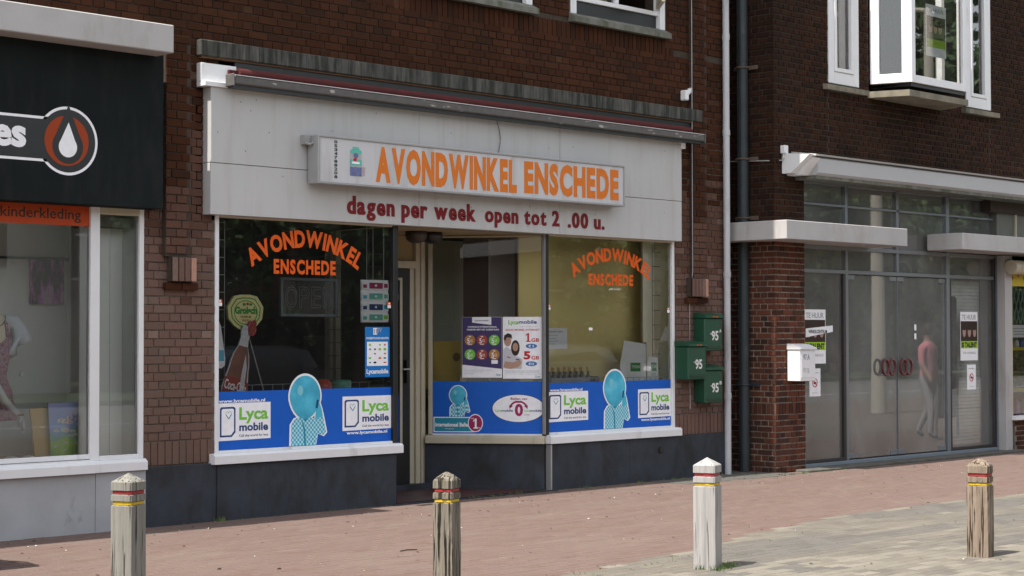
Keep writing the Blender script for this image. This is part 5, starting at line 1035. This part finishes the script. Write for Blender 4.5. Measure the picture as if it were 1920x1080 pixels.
# concrete canopies
p = MB()
def slab(x0, x1, yf, yb, z0, z1):
    p.box(Frame(0, 0, 1, 0), x0, x1, z0, z1, -yb, -yf, M_CONCP, .006)
slab(17.12, 19.74, -.8, -.21, 2.79, 3.015); slab(17.12, 17.42, -.21, .6, 2.79, 3.015)
tag(p.build('concrete_canopy'), 'painted concrete canopy wrapping the corner pier over the glass doors', 'canopy', 'concrete canopies on the dark brick building')
p = MB(); slab(21.1, 28, -.8, -.255, 2.80, 3.02); tag(p.build('concrete_canopy'), 'painted concrete canopy over the right pane, running out of the photo', 'canopy', 'concrete canopies on the dark brick building')
o = thing('awning_cassette', 'long white awning cassette above the glazed shopfront', 'awning', (20, -.5, 3.6))
p = MB(); p.profile(FB, [(.0, 3.84), (.0, 3.62), (.12, 3.60), (.30, 3.60), (.34, 3.63), (.34, 3.80), (.28, 3.84)], 17.92, 27, mat('white_enamel_cassette', (.40, .40, .405), .4, .03, 2, 0)); p.build('cassette', o)
p = MB(); p.profile(FB, [(.0, 3.90), (.0, 3.86), (.36, 3.83), (.37, 3.85)], 17.85, 27, M_CONCP); p.build('cover_strip', o)
p = MB(); p.profile(FB, [(.0, 3.87), (.0, 3.62), (.13, 3.62), (.40, 3.83)], 17.66, 17.76, M_WHITE); p.profile(FB, [(.0, 3.83), (.0, 3.60), (.2, 3.60), (.38, 3.80)], 17.761, 17.92, M_WHITE); p.build('end_cap', o)
p = MB(); p.box(FB, 17.93, 27, 3.56, 3.599, .0, .30, M_SILLG); p.build('front_rail', o)
# drainpipe on the alley side
px_ = XS-.085; py_ = .055
p = MB(); p.tube([(px_, py_, -.02), (px_, py_, 8.6)], .068, M_ZINC, 18)
for z in (.72, 2.35, 3.1, 5.0): p.tube([(px_, py_, z), (px_, py_, z+.03)], .073, M_ZINC, 18)
dp = tag(p.build('drainpipe', smooth=False), 'dark grey zinc drainpipe in the alley beside the brick pier', 'downpipe')
for z, mm in ((1.03, M_ZINC), (3.06, M_RUST), (3.78, M_RUST), (4.9, M_RUST)):
    p = MB(); p.box(Frame(XS, 6, 0, -1), 5.78, 6.12, z, z+.05, .0, .035, mm, .004); p.tube([(px_+.078*math.cos(R(a)), py_+.078*math.sin(R(a)), z+.025) for a in range(0, 360, 30)], .012, mm, 6, True); q = p.build('bracket', dp)
p = MB(); p.box(FB, 17.62, 17.70, 3.86, 3.96, .0, .07, M_WHITE, .008); p.tube([FB.P(17.66, 3.80, .03), FB.P(17.66, 3.86, .03)], .014, M_SILVER, 8); tag(p.build('sensor_box'), 'small white sensor box on the dark brick wall beside the cassette', 'sensor')
p = MB(); p.tube([FB.P(17.66, 3.80, .03), FB.P(17.64, 3.78, .03), (XS-.03, YB+.1, 3.77), (XS-.03, .3, 3.80)], .006, M_WIRE, 5); tag(p.build('cable'), 'thin cable running from the white sensor box into the alley', 'cable')
# white mailbox on the pier
o = thing('mailbox', 'white metal mailbox with handwritten 97.A hanging at the brick pier', 'mailbox', (17.78, -.55, 1.1))
p = MB(); p.box(FB, 17.74, 18.06, 1.10, 1.48, .002, .19, M_WHITE, .006); p.build('body', o)
p = MB(); p.profile(FB, [(.002, 1.484), (.21, 1.484), (.21, 1.50), (.1, 1.545), (.002, 1.555)], 17.73, 18.07, M_WHITE); p.build('lid', o)
p = MB(); p.box(FB, 17.765, 18.035, 1.14, 1.46, .1905, .195, M_WHITE, .002); p.build('front_plate', o)
p = MB(); p.text(FB, '97.A', 17.80, 17.93, 1.36, 1.425, .197, M_NAVY, -.005); p.text(FB, '97 B.', 17.80, 17.93, 1.20, 1.26, .197, M_PGREY, -.005); p.build('lettering', o)
# posters on the shopfront
FP = Frame(0, -.2, 1, 0); dP = -.017
def huur(x0, label):
    q = MB(); q.rect(FP, x0, x0+.47, 1.30, 1.98, dP, M_PRINTW); q.text(FP, 'TE HUUR', x0+.04, x0+.43, 1.87, 1.94, dP+.001, M_PGREY, .03); q.rect(FP, x0+.01, x0+.46, 1.56, 1.85, dP+.001, M_HAIR); q.rect(FP, x0+.01, x0+.46, 1.47, 1.57, dP+.002, M_LIME); q.text(FP, 'IS TALENT', x0+.03, x0+.44, 1.48, 1.555, dP+.003, M_TEXTBLK, .05)
    for k in range(3): q.ell(FP, x0+.10+.14*k, 1.70, .045, .075, dP+.0025, mat('poster_face', (.36, .22, .19), .6), 14); q.ell(FP, x0+.10+.14*k, 1.755, .05, .035, dP+.0035, M_HAIR, 12)
    q.text(FP, 'DE WERELD', x0+.08, x0+.42, 1.39, 1.42, dP+.001, M_PGREY, .02); tag(q.build('rental_poster'), label, 'poster', 'posters with a lime band')
huur(18.33, 'poster with lime band and faces, on the left pane beside the white mailbox'); huur(22.07, 'poster with lime band and faces, on the right pane before the blind')
def nodog(x0, label):
    q = MB(); q.rect(FP, x0, x0+.24, .89, 1.24, dP, M_PRINTW); q.ring(FP, x0+.12, 1.06, .045, .058, dP+.001, M_PRED, 24); q.stroke(FP, [(x0+.085, 1.095), (x0+.155, 1.025)], .014, dP+.002, M_PRED); q.rect(FP, x0+.09, x0+.15, 1.045, 1.07, dP+.0015, M_TEXTBLK); q.rect(FP, x0+.04, x0+.20, 1.18, 1.19, dP+.001, M_PGREY); q.rect(FP, x0+.06, x0+.18, .93, .936, dP+.001, M_PGREY); tag(q.build('prohibition_notice'), label, 'notice', 'white notices with a red prohibition ring')
nodog(18.44, 'white notice with a red prohibition ring, on the left pane'); nodog(22.24, 'white notice with a red prohibition ring, on the right pane')
q = MB(); q.poly(FP, [(18.36, 1.63), (18.95, 1.70), (18.95, 1.78), (18.36, 1.74)], dP+.006, M_PRINTW); q.text(FP, 'WINKELCENTRUM', 18.42, 18.82, 1.68, 1.725, dP+.008, M_TEXTBLK, .02); tag(q.build('paper_strip'), 'slanting white paper strip across the poster on the left pane', 'notice')
p = MB(); p.tube([FC.P(20.80+.12*math.cos(R(a)), 2.12+.36*math.sin(R(a)), -.35) for a in range(0, 360, 15)], .010, M_WHITE, 6, True); tag(p.build('hanging_loop'), 'tall white loop hanging behind the glass doors', 'loop', 'white loops behind the glass doors')
p = MB(); p.tube([FC.P(21.05+.22*math.cos(R(a)), 2.52+.14*math.sin(R(a)), -.30) for a in range(0, 181, 12)], .010, M_WHITE, 6); tag(p.build('hanging_loop'), 'white arc-shaped loop behind the upper pane over the doors', 'loop', 'white loops behind the glass doors')
for z in (1.72, 1.60): p = MB(); p.rect(FP, 20.86, 20.91, z, z+.08, dP+.012, M_PRINTW); tag(p.build('door_sticker'), 'small white sticker on the right glass door, %s of two' % ('upper' if z > 1.7 else 'lower'), 'sticker', 'white stickers on the right glass door')
p = MB(); p.box(FC, 22.0, 22.18, 1.2, 2.2, -.20, -.12, mat('black_coat_cloth', (.015, .015, .015), .9), .03); p.box(FC, 21.98, 22.2, .9, 1.3, -.2, -.13, mat('black_coat_cloth', (.015, .015, .015)), .04)
tag(p.build('dark_bag'), 'tall dark hanging bag behind the glass at the left edge of the blind', 'bag')
# next shop at the right edge
N = B; FN = Frame(-.17, YB, 1, 0)
f = MB(); f.box(FN, 23.14, 23.32, .0, 2.79, -.1, .03, M_CONCP, .006); f.box(FN, 23.325, 23.36, .5, 2.79, -.1, .02, M_CREAM, .004)
sw = f.build('shop_window_frame', B)
p = MB(); p.profile(FN, [(-.1, .50), (-.1, .44), (.09, .44), (.09, .49)], 23.3, 25.8, M_WHITE); p.build('sill', sw)
p = MB(); p.rect(FN, 23.36, 25.8, .52, 2.60, -.03, M_GLASS); p.build('pane', sw)
p = MB(); p.rect(FN, 23.36, 25.8, 2.36, 2.60, -.026, flat('yellow_vinyl', (.50, .40, .02))); 
for k in range(9): p.ell(FN, 23.45+.17*k, 2.48+.04*(k % 2), .03, .04, -.025, mat('vinyl_red_brown', (.25, .06, .02), .5), 8)
p.build('vinyl_band', sw)
p = MB(); p.box(FN, 23.115, 26, 2.80, 3.61, -.2, -.08, mat('olive_grey_panel', (.13, .13, .11), .6)); p.box(FN, 23.6, 23.64, 2.80, 3.61, -.079, -.05, M_CREAM); p.box(FN, 23.3, 25.8, .4, 2.79, -1.1, -1.05, M_INT); p.box(FN, 23.3, 25.8, .42, .47, -1.05, -.1, M_GREYW); p.build('display_room', B)
p = MB()
for k in range(16):
    p.tube([FN.P(23.37+.12*k, 1.82, -.12), FN.P(23.37+.12*k+.25, 2.38, -.12)], .010, mat('green_lattice_paint', (.10, .25, .16), .5), 6); p.tube([FN.P(23.37+.12*k+.25, 1.82, -.13), FN.P(23.37+.12*k, 2.38, -.13)], .010, mat('green_lattice_paint', (.10, .25, .16)), 6)
tag(p.build('lattice_gate'), 'green folding lattice behind the yellow-topped shop window', 'lattice')
p = MB(); p.rect(FN, 23.42, 24.0, 1.62, 1.80, -.06, M_PRINTW)
for k in range(3): p.rect(FN, 23.52, 23.95, 1.66+.04*k, 1.672+.04*k, -.059, M_PGREY)
tag(p.build('white_notice'), 'white notice at the right edge of the photo under the green lattice', 'notice')
o = thing('yellow_picture_frame', 'yellow framed picture standing in the window at the right edge', 'picture', (23.7, -.2, .95))
p = MB(); 
for q in ((23.385, 23.43, .83, 1.48), (24.15, 24.2, .83, 1.48), (23.4301, 24.1499, .83, .88), (23.4301, 24.1499, 1.43, 1.48)): p.box(FN, *q, -.14, -.11, flat('yellow_frame_paint', (.55, .42, .03)), .003)
p.build('frame', o)
m_, t_, bs_ = _mk('brown_picture_print'); t_.links.new(_ramp(t_, _noise(t_, _coords(t_, (6, 6, 14)), 1.5, 4), [(.35, (.02, .02, .01)), (.55, (.09, .07, .02)), (.75, (.25, .2, .1))]), bs_.inputs['Base Color']); MATS['bpp'] = m_
p = MB(); p.rect(FN, 23.43, 24.15, .88, 1.43, -.13, m_); p.build('picture', o)
cl = [(.5, .04, .04), (.6, .6, .6), (.05, .12, .3), (.1, .3, .1)]
for k in range(5):
    p = MB(); p.lathe(23.46+.16*k, YB+.17, [(.045, 1.481), (.05, 1.5), (.045, 1.56), (.02, 1.59)], mat('toy_%d' % (k % 4), cl[k % 4], .5), 10); tag(p.build('ornament', smooth=True), ['red ornament on the yellow picture frame at the right edge', 'white ornament next to the red one on the yellow frame', 'dark blue ornament on the yellow picture frame', 'green ornament on the yellow picture frame', 'second red ornament further along the yellow frame'][k], 'ornament', 'ornaments on the yellow frame')
for k in range(3):
    p = MB(); p.lathe(23.46+.22*k, YB+.2, [(.05, .471), (.055, .48), (.055, .66), (.02, .72)], mat('tin_%d' % k, [(.12, .25, .25), (.35, .2, .35), (.5, .5, .5)][k], .4), 12); tag(p.build('jar', smooth=True), ['teal jar under the yellow picture frame', 'mauve jar under the yellow picture frame', 'grey jar under the yellow picture frame'][k], 'jar', 'jars under the yellow frame')
p = MB(); p.tube([(22.95, -.48, 2.62), (24.2, -.48, 2.62)], .10, M_CREAM, 18); tag(p.build('rolled_screen', smooth=False), 'cream rolled sunscreen under the right concrete canopy', 'awning')

# ---------------------------------------------------------------- bollards
def bollard(x, y, H, s, ang, mt, label, round_top=0., rough=0., chamf=.12, seed=0):
    rr = random.Random(seed); o = thing('wooden_bollard', label, 'bollard', (x, y, 0), 'wooden bollards with red and yellow bands'); K = 32
    def shape(t, h, ch):
        c_, s_ = math.cos(t), math.sin(t); m1 = max(abs(c_), abs(s_)); m2 = (abs(c_)+abs(s_))/(2-ch*2)
        return h/max(m1, m2)
    ph = [rr.uniform(-1, 1) for _ in range(K)]; crack = rr.randrange(K)
    def ring(z, h, ch, wob=1):
        out = []
        for k in range(K):
            t = 2*math.pi*k/K+.001; q = shape(t, h, ch)*(1+rough*wob*(ph[k]*.5+.5*math.sin(z*9+k*2.1)*.6+rr.uniform(-.25, .25)))
            if rough and (k == crack or k == (crack+K//4) % K): q *= 1-.055*min(1, wob)
            a = t+R(ang); out.append((x+q*math.cos(a), y+q*math.sin(a), z))
        return out
    def loft(zs, nm, mm, cap=None, sm=False):
        p = MB(); vs = []
        for z, h, ch in zs: vs += ring(z, h, ch)
        fs = [(i*K+k, i*K+(k+1) % K, (i+1)*K+(k+1) % K, (i+1)*K+k) for i in range(len(zs)-1) for k in range(K)]+[tuple((len(zs)-1)*K+k for k in range(K))]
        p.add(vs, fs, mm); return p.build(nm, o, loc=(x, y, 0))
    h = s/2; g = h-.012
    body = [(-.04+i*(H-.205+.04)/14, h*(1-.0), chamf) for i in range(15)]+[(H-.20, g, chamf), (H-.178, g, chamf), (H-.174, h, chamf), (H-.136, h, chamf), (H-.132, g, chamf), (H-.110, g, chamf), (H-.106, h, chamf), (H-.055, h, chamf)]
    if round_top: body += [(H-.04, h*.93, .2), (H-.025, h*.66, .25), (H-.012, h*.42, .3), (H-.003, h*.2, .3), (H, h*.05, .3)]
    else: body += [(H-.050, h*.94, chamf), (H-.002, h*.07, .3), (H, h*.02, .3)]
    loft(body, 'post', mt)
    rough_ = rough
    for z0, z1, mm in ((H-.131, H-.111, M_BRED), (H-.199, H-.179, M_BYEL)):
        p = MB(); vs = []
        for z, q in ((z0, g+.001), (z0+.003, g+.0035), (z1-.003, g+.0035), (z1, g+.001)):
            vs += [(x+shape(2*math.pi*k/K+.001, q, chamf)*math.cos(2*math.pi*k/K+.001+R(ang)), y+shape(2*math.pi*k/K+.001, q, chamf)*math.sin(2*math.pi*k/K+.001+R(ang)), z) for k in range(K)]
        p.add(vs, [(i*K+k, i*K+(k+1) % K, (i+1)*K+(k+1) % K, (i+1)*K+k) for i in range(3) for k in range(K)], mm); p.build('band', o)
    return o
# view azimuth a (to the right of the axis) -> world angle 44.5-a ; wide faces turned to about 203 degrees
FACE = 44.5-203
bollard(6.38, -3.40, .785, .168, FACE, M_WOODG, 'grey wooden bollard in front of the clothes shop plinth, leftmost of four', 0, .014, .07, 1)
bollard(8.13, -4.50, .752, .146, FACE, M_WOODO, 'cracked old bollard with rounded top in front of the shop door', 1, .07, .05, 2)
bollard(10.02, -5.20, .786, .166, FACE, M_WOODP, 'pale smooth bollard with pointed top in front of the green mailboxes', 0, .006, .03, 3)
bollard(11.96, -6.255, .730, .168, FACE-8, M_WOODB, 'brown split bollard with worn crown at the right of the photo', 1, .055, .06, 4)

o = thing('shadow_board', 'dark folding board added unseen past the left edge to cast the lower left shadow', 'sign', (6.1, -1.35, 0))  # board added out of view only for its shadow on the paving
for sx_, nm in ((-1, 'panel'), (1, 'panel')):
    p = MB(); vs = []
    for z, off in ((.03, .20), (1.08, .02)):
        for dx in (0, .025):
            for yy in (-1.66, -1.07): vs.append((6.12+sx_*(off+dx), yy, z))
    p.add(vs, [(0, 1, 3, 2), (4, 6, 7, 5), (0, 4, 5, 1), (2, 3, 7, 6), (0, 2, 6, 4), (1, 5, 7, 3)], M_DARKBOARD); p.build(nm, o)
p = MB(); p.tube([(6.12, -1.60, 1.07), (6.12, -1.60, 1.16), (6.12, -1.36, 1.22), (6.12, -1.12, 1.12), (6.12, -1.10, 1.07)], .02, M_ALU, 8); p.build('handle', o)
# ---------------------------------------------------------------- weeds and litter
def tufts(name, spots, label=None):
    q = MB()
    for x, y, n, hh in spots:
        for _ in range(n):
            a = rnd.uniform(0, 6.28); r_ = rnd.uniform(0, .05); bx, by = x+r_*math.cos(a), y+r_*math.sin(a); l = hh*rnd.uniform(.4, 1); t = rnd.uniform(0, 6.28); w2 = .004
            dx, dy = math.cos(t)*l*.5, math.sin(t)*l*.5; q.add([(bx-w2, by, 0), (bx+w2, by, 0), (bx+dx, by+dy, l)], [(0, 1, 2)], M_GRASS)
    q.build(name, kind='stuff')
sp = [(10.05+rnd.uniform(-.14, .18), -5.26+rnd.uniform(-.10, .10), 14, .05) for _ in range(14)]
sp += [(rnd.uniform(12, 16.9), -.07+rnd.uniform(-.03, .02), 6, .04) for _ in range(26)]+[(9.53+rnd.uniform(-.04, .04), -.05, 12, .06) for _ in range(3)]+[(rnd.uniform(8.8, 11.7), -.05, 5, .02) for _ in range(14)]+[(rnd.uniform(17.2, 18.6), rnd.uniform(-.7, -.56), 6, .04) for _ in range(14)]
sp += [(9.3+rnd.uniform(-1, 1.6), edge(9.3)+rnd.uniform(-.25, .1), 4, .015) for _ in range(30)]
tufts('weeds', sp)
q = MB()
for _ in range(300):
    x = rnd.uniform(6, 20); y = rnd.uniform(-6.5, -.2) if rnd.random() < .6 else rnd.uniform(-1.2, -.15); a = rnd.uniform(0, 3.14); l = rnd.uniform(.008, .022); w2 = l*.5
    q.add([(x-l*math.cos(a), y-l*math.sin(a), .003), (x+w2*math.sin(a), y-w2*math.cos(a), .006), (x+l*math.cos(a), y+l*math.sin(a), .004), (x-w2*math.sin(a), y+w2*math.cos(a), .010)], [(0, 1, 2, 3)], M_DEADLEAF if rnd.random() < .6 else M_LITTER)
q.build('fallen_leaves', kind='stuff')
for x, y, l, lab in ((9.15, -2.9, .16, 'thin dark twig lying on the red paving in the middle of the photo'), (7.55, -2.75, .028, 'small dark bark chip on the red paving in front of the left window'), (7.85, -3.05, .028, 'second small bark chip on the red paving between the two left bollards')):
    q = MB(); q.tube([(x, y, .005), (x+l*.5, y+l*.06, .008), (x+l, y-l*.1, .005)], .005, M_DEADLEAF, 5); tag(q.build('twig'), lab, 'twig')

# ---------------------------------------------------------------- across the street: what the panes mirror
def leafball(n, rad, seed):
    rr = random.Random(seed); q = MB(); cl_ = [(rr.gauss(0, .45), rr.gauss(0, .45), rr.gauss(0, .38)) for _ in range(46)]
    for _ in range(n):
        c_ = rr.choice(cl_); p0 = Vector((c_[0]+rr.gauss(0, .13), c_[1]+rr.gauss(0, .13), c_[2]+rr.gauss(0, .12)))*rad
        a = Vector((rr.gauss(0, 1), rr.gauss(0, 1), rr.gauss(0, 1))).normalized()*.17; b2 = a.cross(Vector((rr.gauss(0, 1), rr.gauss(0, 1), rr.gauss(0, 1)))).normalized()*.12
        q.add([p0-a, p0-b2, p0+a, p0+b2], [(0, 1, 2, 3)], M_LEAF)
    return q
crown_me = None
for k, (x, y, hh) in enumerate(((2, -27, 5.6), (28.5, -27, 6.2), (34, -26.5, 5.9), (40.5, -28.5, 6.2), (48, -27, 6.7), (57, -26, 7.6), (67, -25, 8.4), (60, -37, 15), (72, -37, 16), (85, -38, 16))):
    o = thing('street_tree', ['tree at the near end of the row', 'tall tree second in the row', 'low tree third in the row', 'tree fourth in the row', 'tree fifth in the row', 'tallest tree sixth in the row', 'tree at the far end of the row', 'first very tall tree behind the row', 'second very tall tree behind the row', 'third very tall tree behind the row'][k]+' across the street, mirrored in the panes', 'tree', (x, y, 0), 'trees across the street')
    q = MB(); q.tube([(x, y, 0), (x+.05, y, 1.5), (x, y+.1, 3.2), (x+.1, y, hh)], [.24, .19, .15, .05], M_BARK, 10)
    for a in range(5): t = 1.25*a; q.tube([(x, y, 2.6+.3*a), (x+1.1*math.cos(t), y+1.1*math.sin(t), 3.6+.35*a)], [.08, .03], M_BARK, 6)
    q.build('trunk', o)
    if crown_me is None:
        c_ = leafball(5200, 3.3, 5).build('crown', o); crown_me = c_.data
    else: c_ = bpy.data.objects.new('crown', crown_me); C.objects.link(c_); c_.parent = o; c_.matrix_parent_inverse = Matrix.Translation((-x, -y, 0))
    c_.location = (x, y, hh-.7); c_.rotation_euler = (0, 0, k*1.3); c_.scale = (1.15, 1.0, .95) if hh < 12 else (2.7, 2.2, 2.3); c_.location.z -= 0 if hh < 12 else 3
q = MB()
for _ in range(7000):
    x = rnd.uniform(27, 80); z = rnd.uniform(.1, 2.6+.4*math.sin(x)); y = -30+rnd.uniform(-.7, .7); a = rnd.uniform(0, 3.14); q.add([(x-.16*math.cos(a), y-.16*math.sin(a), z), (x, y, z-.12), (x+.16*math.cos(a), y+.16*math.sin(a), z+.05), (x, y+.05, z+.13)], [(0, 1, 2, 3)], M_LEAF)
q.box(FA, 50, 120, .1, 6.8, 31.5, 33, mat('hedge_core', (.012, .02, .008), .9))
for _ in range(9000):
    x = rnd.uniform(48, 120); z = rnd.uniform(.1, 7.6); y = -31.2+rnd.uniform(-.5, .7); a = rnd.uniform(0, 3.14); q.add([(x-.28*math.cos(a), y-.28*math.sin(a), z), (x, y, z-.2), (x+.28*math.cos(a), y+.28*math.sin(a), z+.08), (x, y+.08, z+.22)], [(0, 1, 2, 3)], M_LEAF)
q.box(FA, 27, 80, .1, 2.2, 29.7, 30.3, mat('hedge_core', (.012, .02, .008), .9)); tag(q.build('hedge', kind=None), 'dense green hedge behind the trees across the street', 'hedge')
o = thing('row_house', 'long brown brick house row behind the hedge across the street', 'building', (20, -42, 0))
q = MB(); q.box(FA, -120, 110, 0, 6.5, 40, 48, mat('house_brick', (.11, .06, .045), .9)); q.build('wall', o)
q = MB(); q.profile(FA, [(39.5, 6.5), (48.5, 6.5), (44, 9.5)], -120.5, 110.5, mat('roof_tile', (.05, .045, .045), .8)); q.build('roof', o)
for k in range(14):
    q = MB(); q.box(FA, -12+6.2*k, -10+6.2*k, 3.6, 5.2, 39.96, 40.0, M_PRINTW); wq = q.build('window', o); q = MB(); q.rect(FA, -11.9+6.2*k, -10.1+6.2*k, 3.7, 5.1, 39.95, M_BLACK); q.mi = q.mi; q.build('pane', wq)
o = thing('rendered_house', 'white rendered house across the street with a grey roof', 'building', (16, -32, 0))
q = MB(); q.box(FA, 5, 26.5, 0, 6.2, 30, 36, mat('white_render', (.75, .74, .70), .9)); q.build('wall', o)
q = MB(); q.profile(FA, [(29.5, 6.2), (36.5, 6.2), (33, 8.6)], 4.6, 26.9, mat('roof_tile', (.05, .045, .045), .8)); q.build('roof', o)
for k in range(5):
    q = MB(); q.box(FA, 7+4*k, 8.6+4*k, 3.4, 4.8, 29.95, 29.99, M_PRINTW); wq = q.build('window', o); q = MB(); q.rect(FA, 7.1+4*k, 8.5+4*k, 3.5, 4.7, 29.94, M_BLACK); q.build('pane', wq)
def car(x, y, L, Wd, Hh, col, label, van=False):
    o = thing('parked_car', label, 'van' if van else 'car', (x, y, 0), 'vehicles parked across the street'); mt = mat('car_paint_'+('%02d' % int(col[0]*99)), col, .25, .02, 3, 0)
    lo = [(-L/2, .35), (-L/2, .62), (-L/2+.12, .82), (-L/2+(.5 if van else .95), .92), (L/2-.7, .95), (L/2-.05, .85), (L/2, .6), (L/2, .35)]
    top = [(-L/2+(.5 if van else .95), .92), (-L/2+(.95 if van else 1.6), Hh-.08), (-L/2+(1.3 if van else 2.0), Hh), (L/2-(.15 if van else 1.1), Hh), (L/2-(.05 if van else .55), Hh-.12), (L/2-(.02 if van else .3), .93)]
    G = Frame(x, y+Wd/2, 1, 0)
    q = MB(); q.prism(G, lo, 0, Wd, mt); q.build('body', o)
    q = MB(); n = len(top); ins = .12; vs = [G.P(a, z, (ins if z > 1.0 else .02)) for a, z in top]+[G.P(a, z, Wd-(ins if z > 1.0 else .02)) for a, z in top]
    q.add(vs, [tuple(range(n-1, -1, -1)), tuple(range(n, 2*n))]+[(i, (i+1) % n, n+(i+1) % n, n+i) for i in range(n)], mt); q.build('cabin', o)
    for s_, dd in ((1, -.012), (-1, Wd+.012)):
        q = MB(); wi = [(top[0][0]+.25, 1.0), (top[1][0]+.1, Hh-.16), (L/2-(.3 if van else 1.2), Hh-.16), (L/2-(.25 if van else .75), 1.0)]
        vs = [G.P(a, z, (dd+(ins if z > 1.1 else .03)*s_)) for a, z in wi]; q.add(vs, [(0, 1, 2, 3)], M_BLACK); q.build('side_window', o)
    for wx in (-L/2+.75, L/2-.75):
        for wy in (y-Wd/2+.02, y+Wd/2-.2):
            q = MB(); q.tube([(x+wx, wy, .31), (x+wx, wy+.18, .31)], .31, M_BLACK, 20); wo = q.build('wheel', o); q = MB(); q.tube([(x+wx, wy-.006, .31), (x+wx, wy+.186, .31)], .19, M_SILVER, 12); q.build('rim', wo)
    for yy in (y-Wd/2+.25, y+Wd/2-.25):
        q = MB(); q.box(Frame(x-L/2-.01, yy, 0, -1), -.16, .16, .62, .76, -.02, .02, M_PRINTW, .01); q.build('headlight', o)
car(24.5, -19.8, 4.2, 1.7, 1.45, (.02, .022, .03), 'dark hatchback parked across the street, mirrored in the left window')
car(35, -19.8, 4.3, 1.7, 1.42, (.16, .165, .17), 'silver-grey hatchback parked across the street, mirrored in the right window')
car(42.5, -19.9, 4.9, 1.9, 2.0, (.10, .11, .12), 'grey van parked across the street, mirrored in the glass doors', True)
p = MB(); p.tube([(32.5, -8.27, 0), (32.5, -8.27, 1.2), (32.5, -8.27, 8.5)], [.17, .15, .09], M_CONCPOLE, 16); p.tube([(32.5, -8.27, 8.45), (32.5, -9.8, 8.7)], .05, M_CONCPOLE, 8); p.box(Frame(32.5, -9.6, 0, -1), 0, .6, 8.6, 8.75, -.12, .12, M_CONCPOLE, .03)
tag(p.build('street_lamp'), 'pale concrete street lamp mirrored in the left glass door', 'street lamp')
p = MB(); p.tube([(25.4, -2.6, 0), (25.4, -2.6, .98), (25.45, -2.6, 1.03), (26.05, -2.6, 1.03), (26.1, -2.6, .98), (26.1, -2.6, 0)], .025, M_ALU, 10); p.box(Frame(0, -2.6, 1, 0), 25.46, 26.04, .3, .98, -.01, .01, mat('dull_steel_sheet', (.14, .15, .15), .5), .003); tag(p.build('cycle_stand'), 'grey steel cycle stand on the pavement, mirrored in the glass doors', 'cycle stand')
# the passer-by in pink, seen only as a reflection
o = thing('person', 'person in a pink short-sleeved shirt and grey trousers, mirrored in the glass door', 'person', (24.75, -2.35, 0))
def skin(name, verts, edges, radii, mm, sub=2):
    me = bpy.data.meshes.new(name); me.from_pydata(verts, edges, []); ob = bpy.data.objects.new(name, me); C.objects.link(ob)
    md = ob.modifiers.new('s', 'SKIN'); 
    for v_, r_ in zip(me.skin_vertices[0].data, radii): v_.radius = r_ if isinstance(r_, tuple) else (r_, r_)
    me.skin_vertices[0].data[0].use_root = True; sb = ob.modifiers.new('u', 'SUBSURF'); sb.levels = sub; sb.render_levels = sub
    dg = bpy.context.evaluated_depsgraph_get(); m2 = bpy.data.meshes.new_from_object(ob.evaluated_get(dg)); bpy.data.objects.remove(ob); bpy.data.meshes.remove(me)
    m2.materials.clear(); 
    for q_ in mm: m2.materials.append(q_)
    m2.polygons.foreach_set('use_smooth', [True]*len(m2.polygons)); m2.name = name
    ob = bpy.data.objects.new(name, m2); C.objects.link(ob); return ob
V = [(0, 0, .95), (0, 0, 1.12), (0, 0, 1.32), (0, 0, 1.48), (0, 0, 1.56), (0, .01, 1.66), (0, .01, 1.76), (-.19, 0, 1.44), (-.25, .04, 1.18), (-.22, .16, 1.0), (-.21, .19, .92), (.19, 0, 1.44), (.25, -.04, 1.18), (.24, .02, .95), (.24, .04, .87),
     (-.10, 0, .88), (-.11, .12, .50), (-.11, .10, .09), (-.11, .24, .05), (.10, 0, .88), (.11, -.06, .50), (.11, -.26, .12), (.11, -.16, .05)]
Ed = [(0, 1), (1, 2), (2, 3), (3, 4), (4, 5), (5, 6), (3, 7), (7, 8), (8, 9), (9, 10), (3, 11), (11, 12), (12, 13), (13, 14), (0, 15), (15, 16), (16, 17), (17, 18), (0, 19), (19, 20), (20, 21), (21, 22)]
Rr = [(.17, .12), (.15, .11), (.18, .12), (.15, .09), .055, .085, .075, .065, .05, .04, .035, .065, .05, .04, .035, .095, .065, .045, .035, .095, .065, .045, .035]
bd = skin('body', V, Ed, Rr, [mat('skin', (.38, .22, .16), .5), mat('pink_shirt', (.62, .20, .25), .9), mat('grey_trousers', (.30, .30, .31), .9), M_BLACK])
for pl in bd.data.polygons:
    c_ = pl.center; z = c_.z; x = abs(c_.x); pl.material_index = 1 if (1.0 < z < 1.55 and (x < .17 or z > 1.22)) else 2 if (.12 < z <= 1.0 and x < .185) else 3 if z <= .12 else 0
bd.parent = o; bd.matrix_parent_inverse = Matrix(); bd.location = (0, 0, 0)
p = MB(); p.lathe(24.75, -2.34, [(.085, 1.66), (.10, 1.74), (.085, 1.82), (.03, 1.85)], M_HAIR, 14); p.build('hair', o, smooth=True)
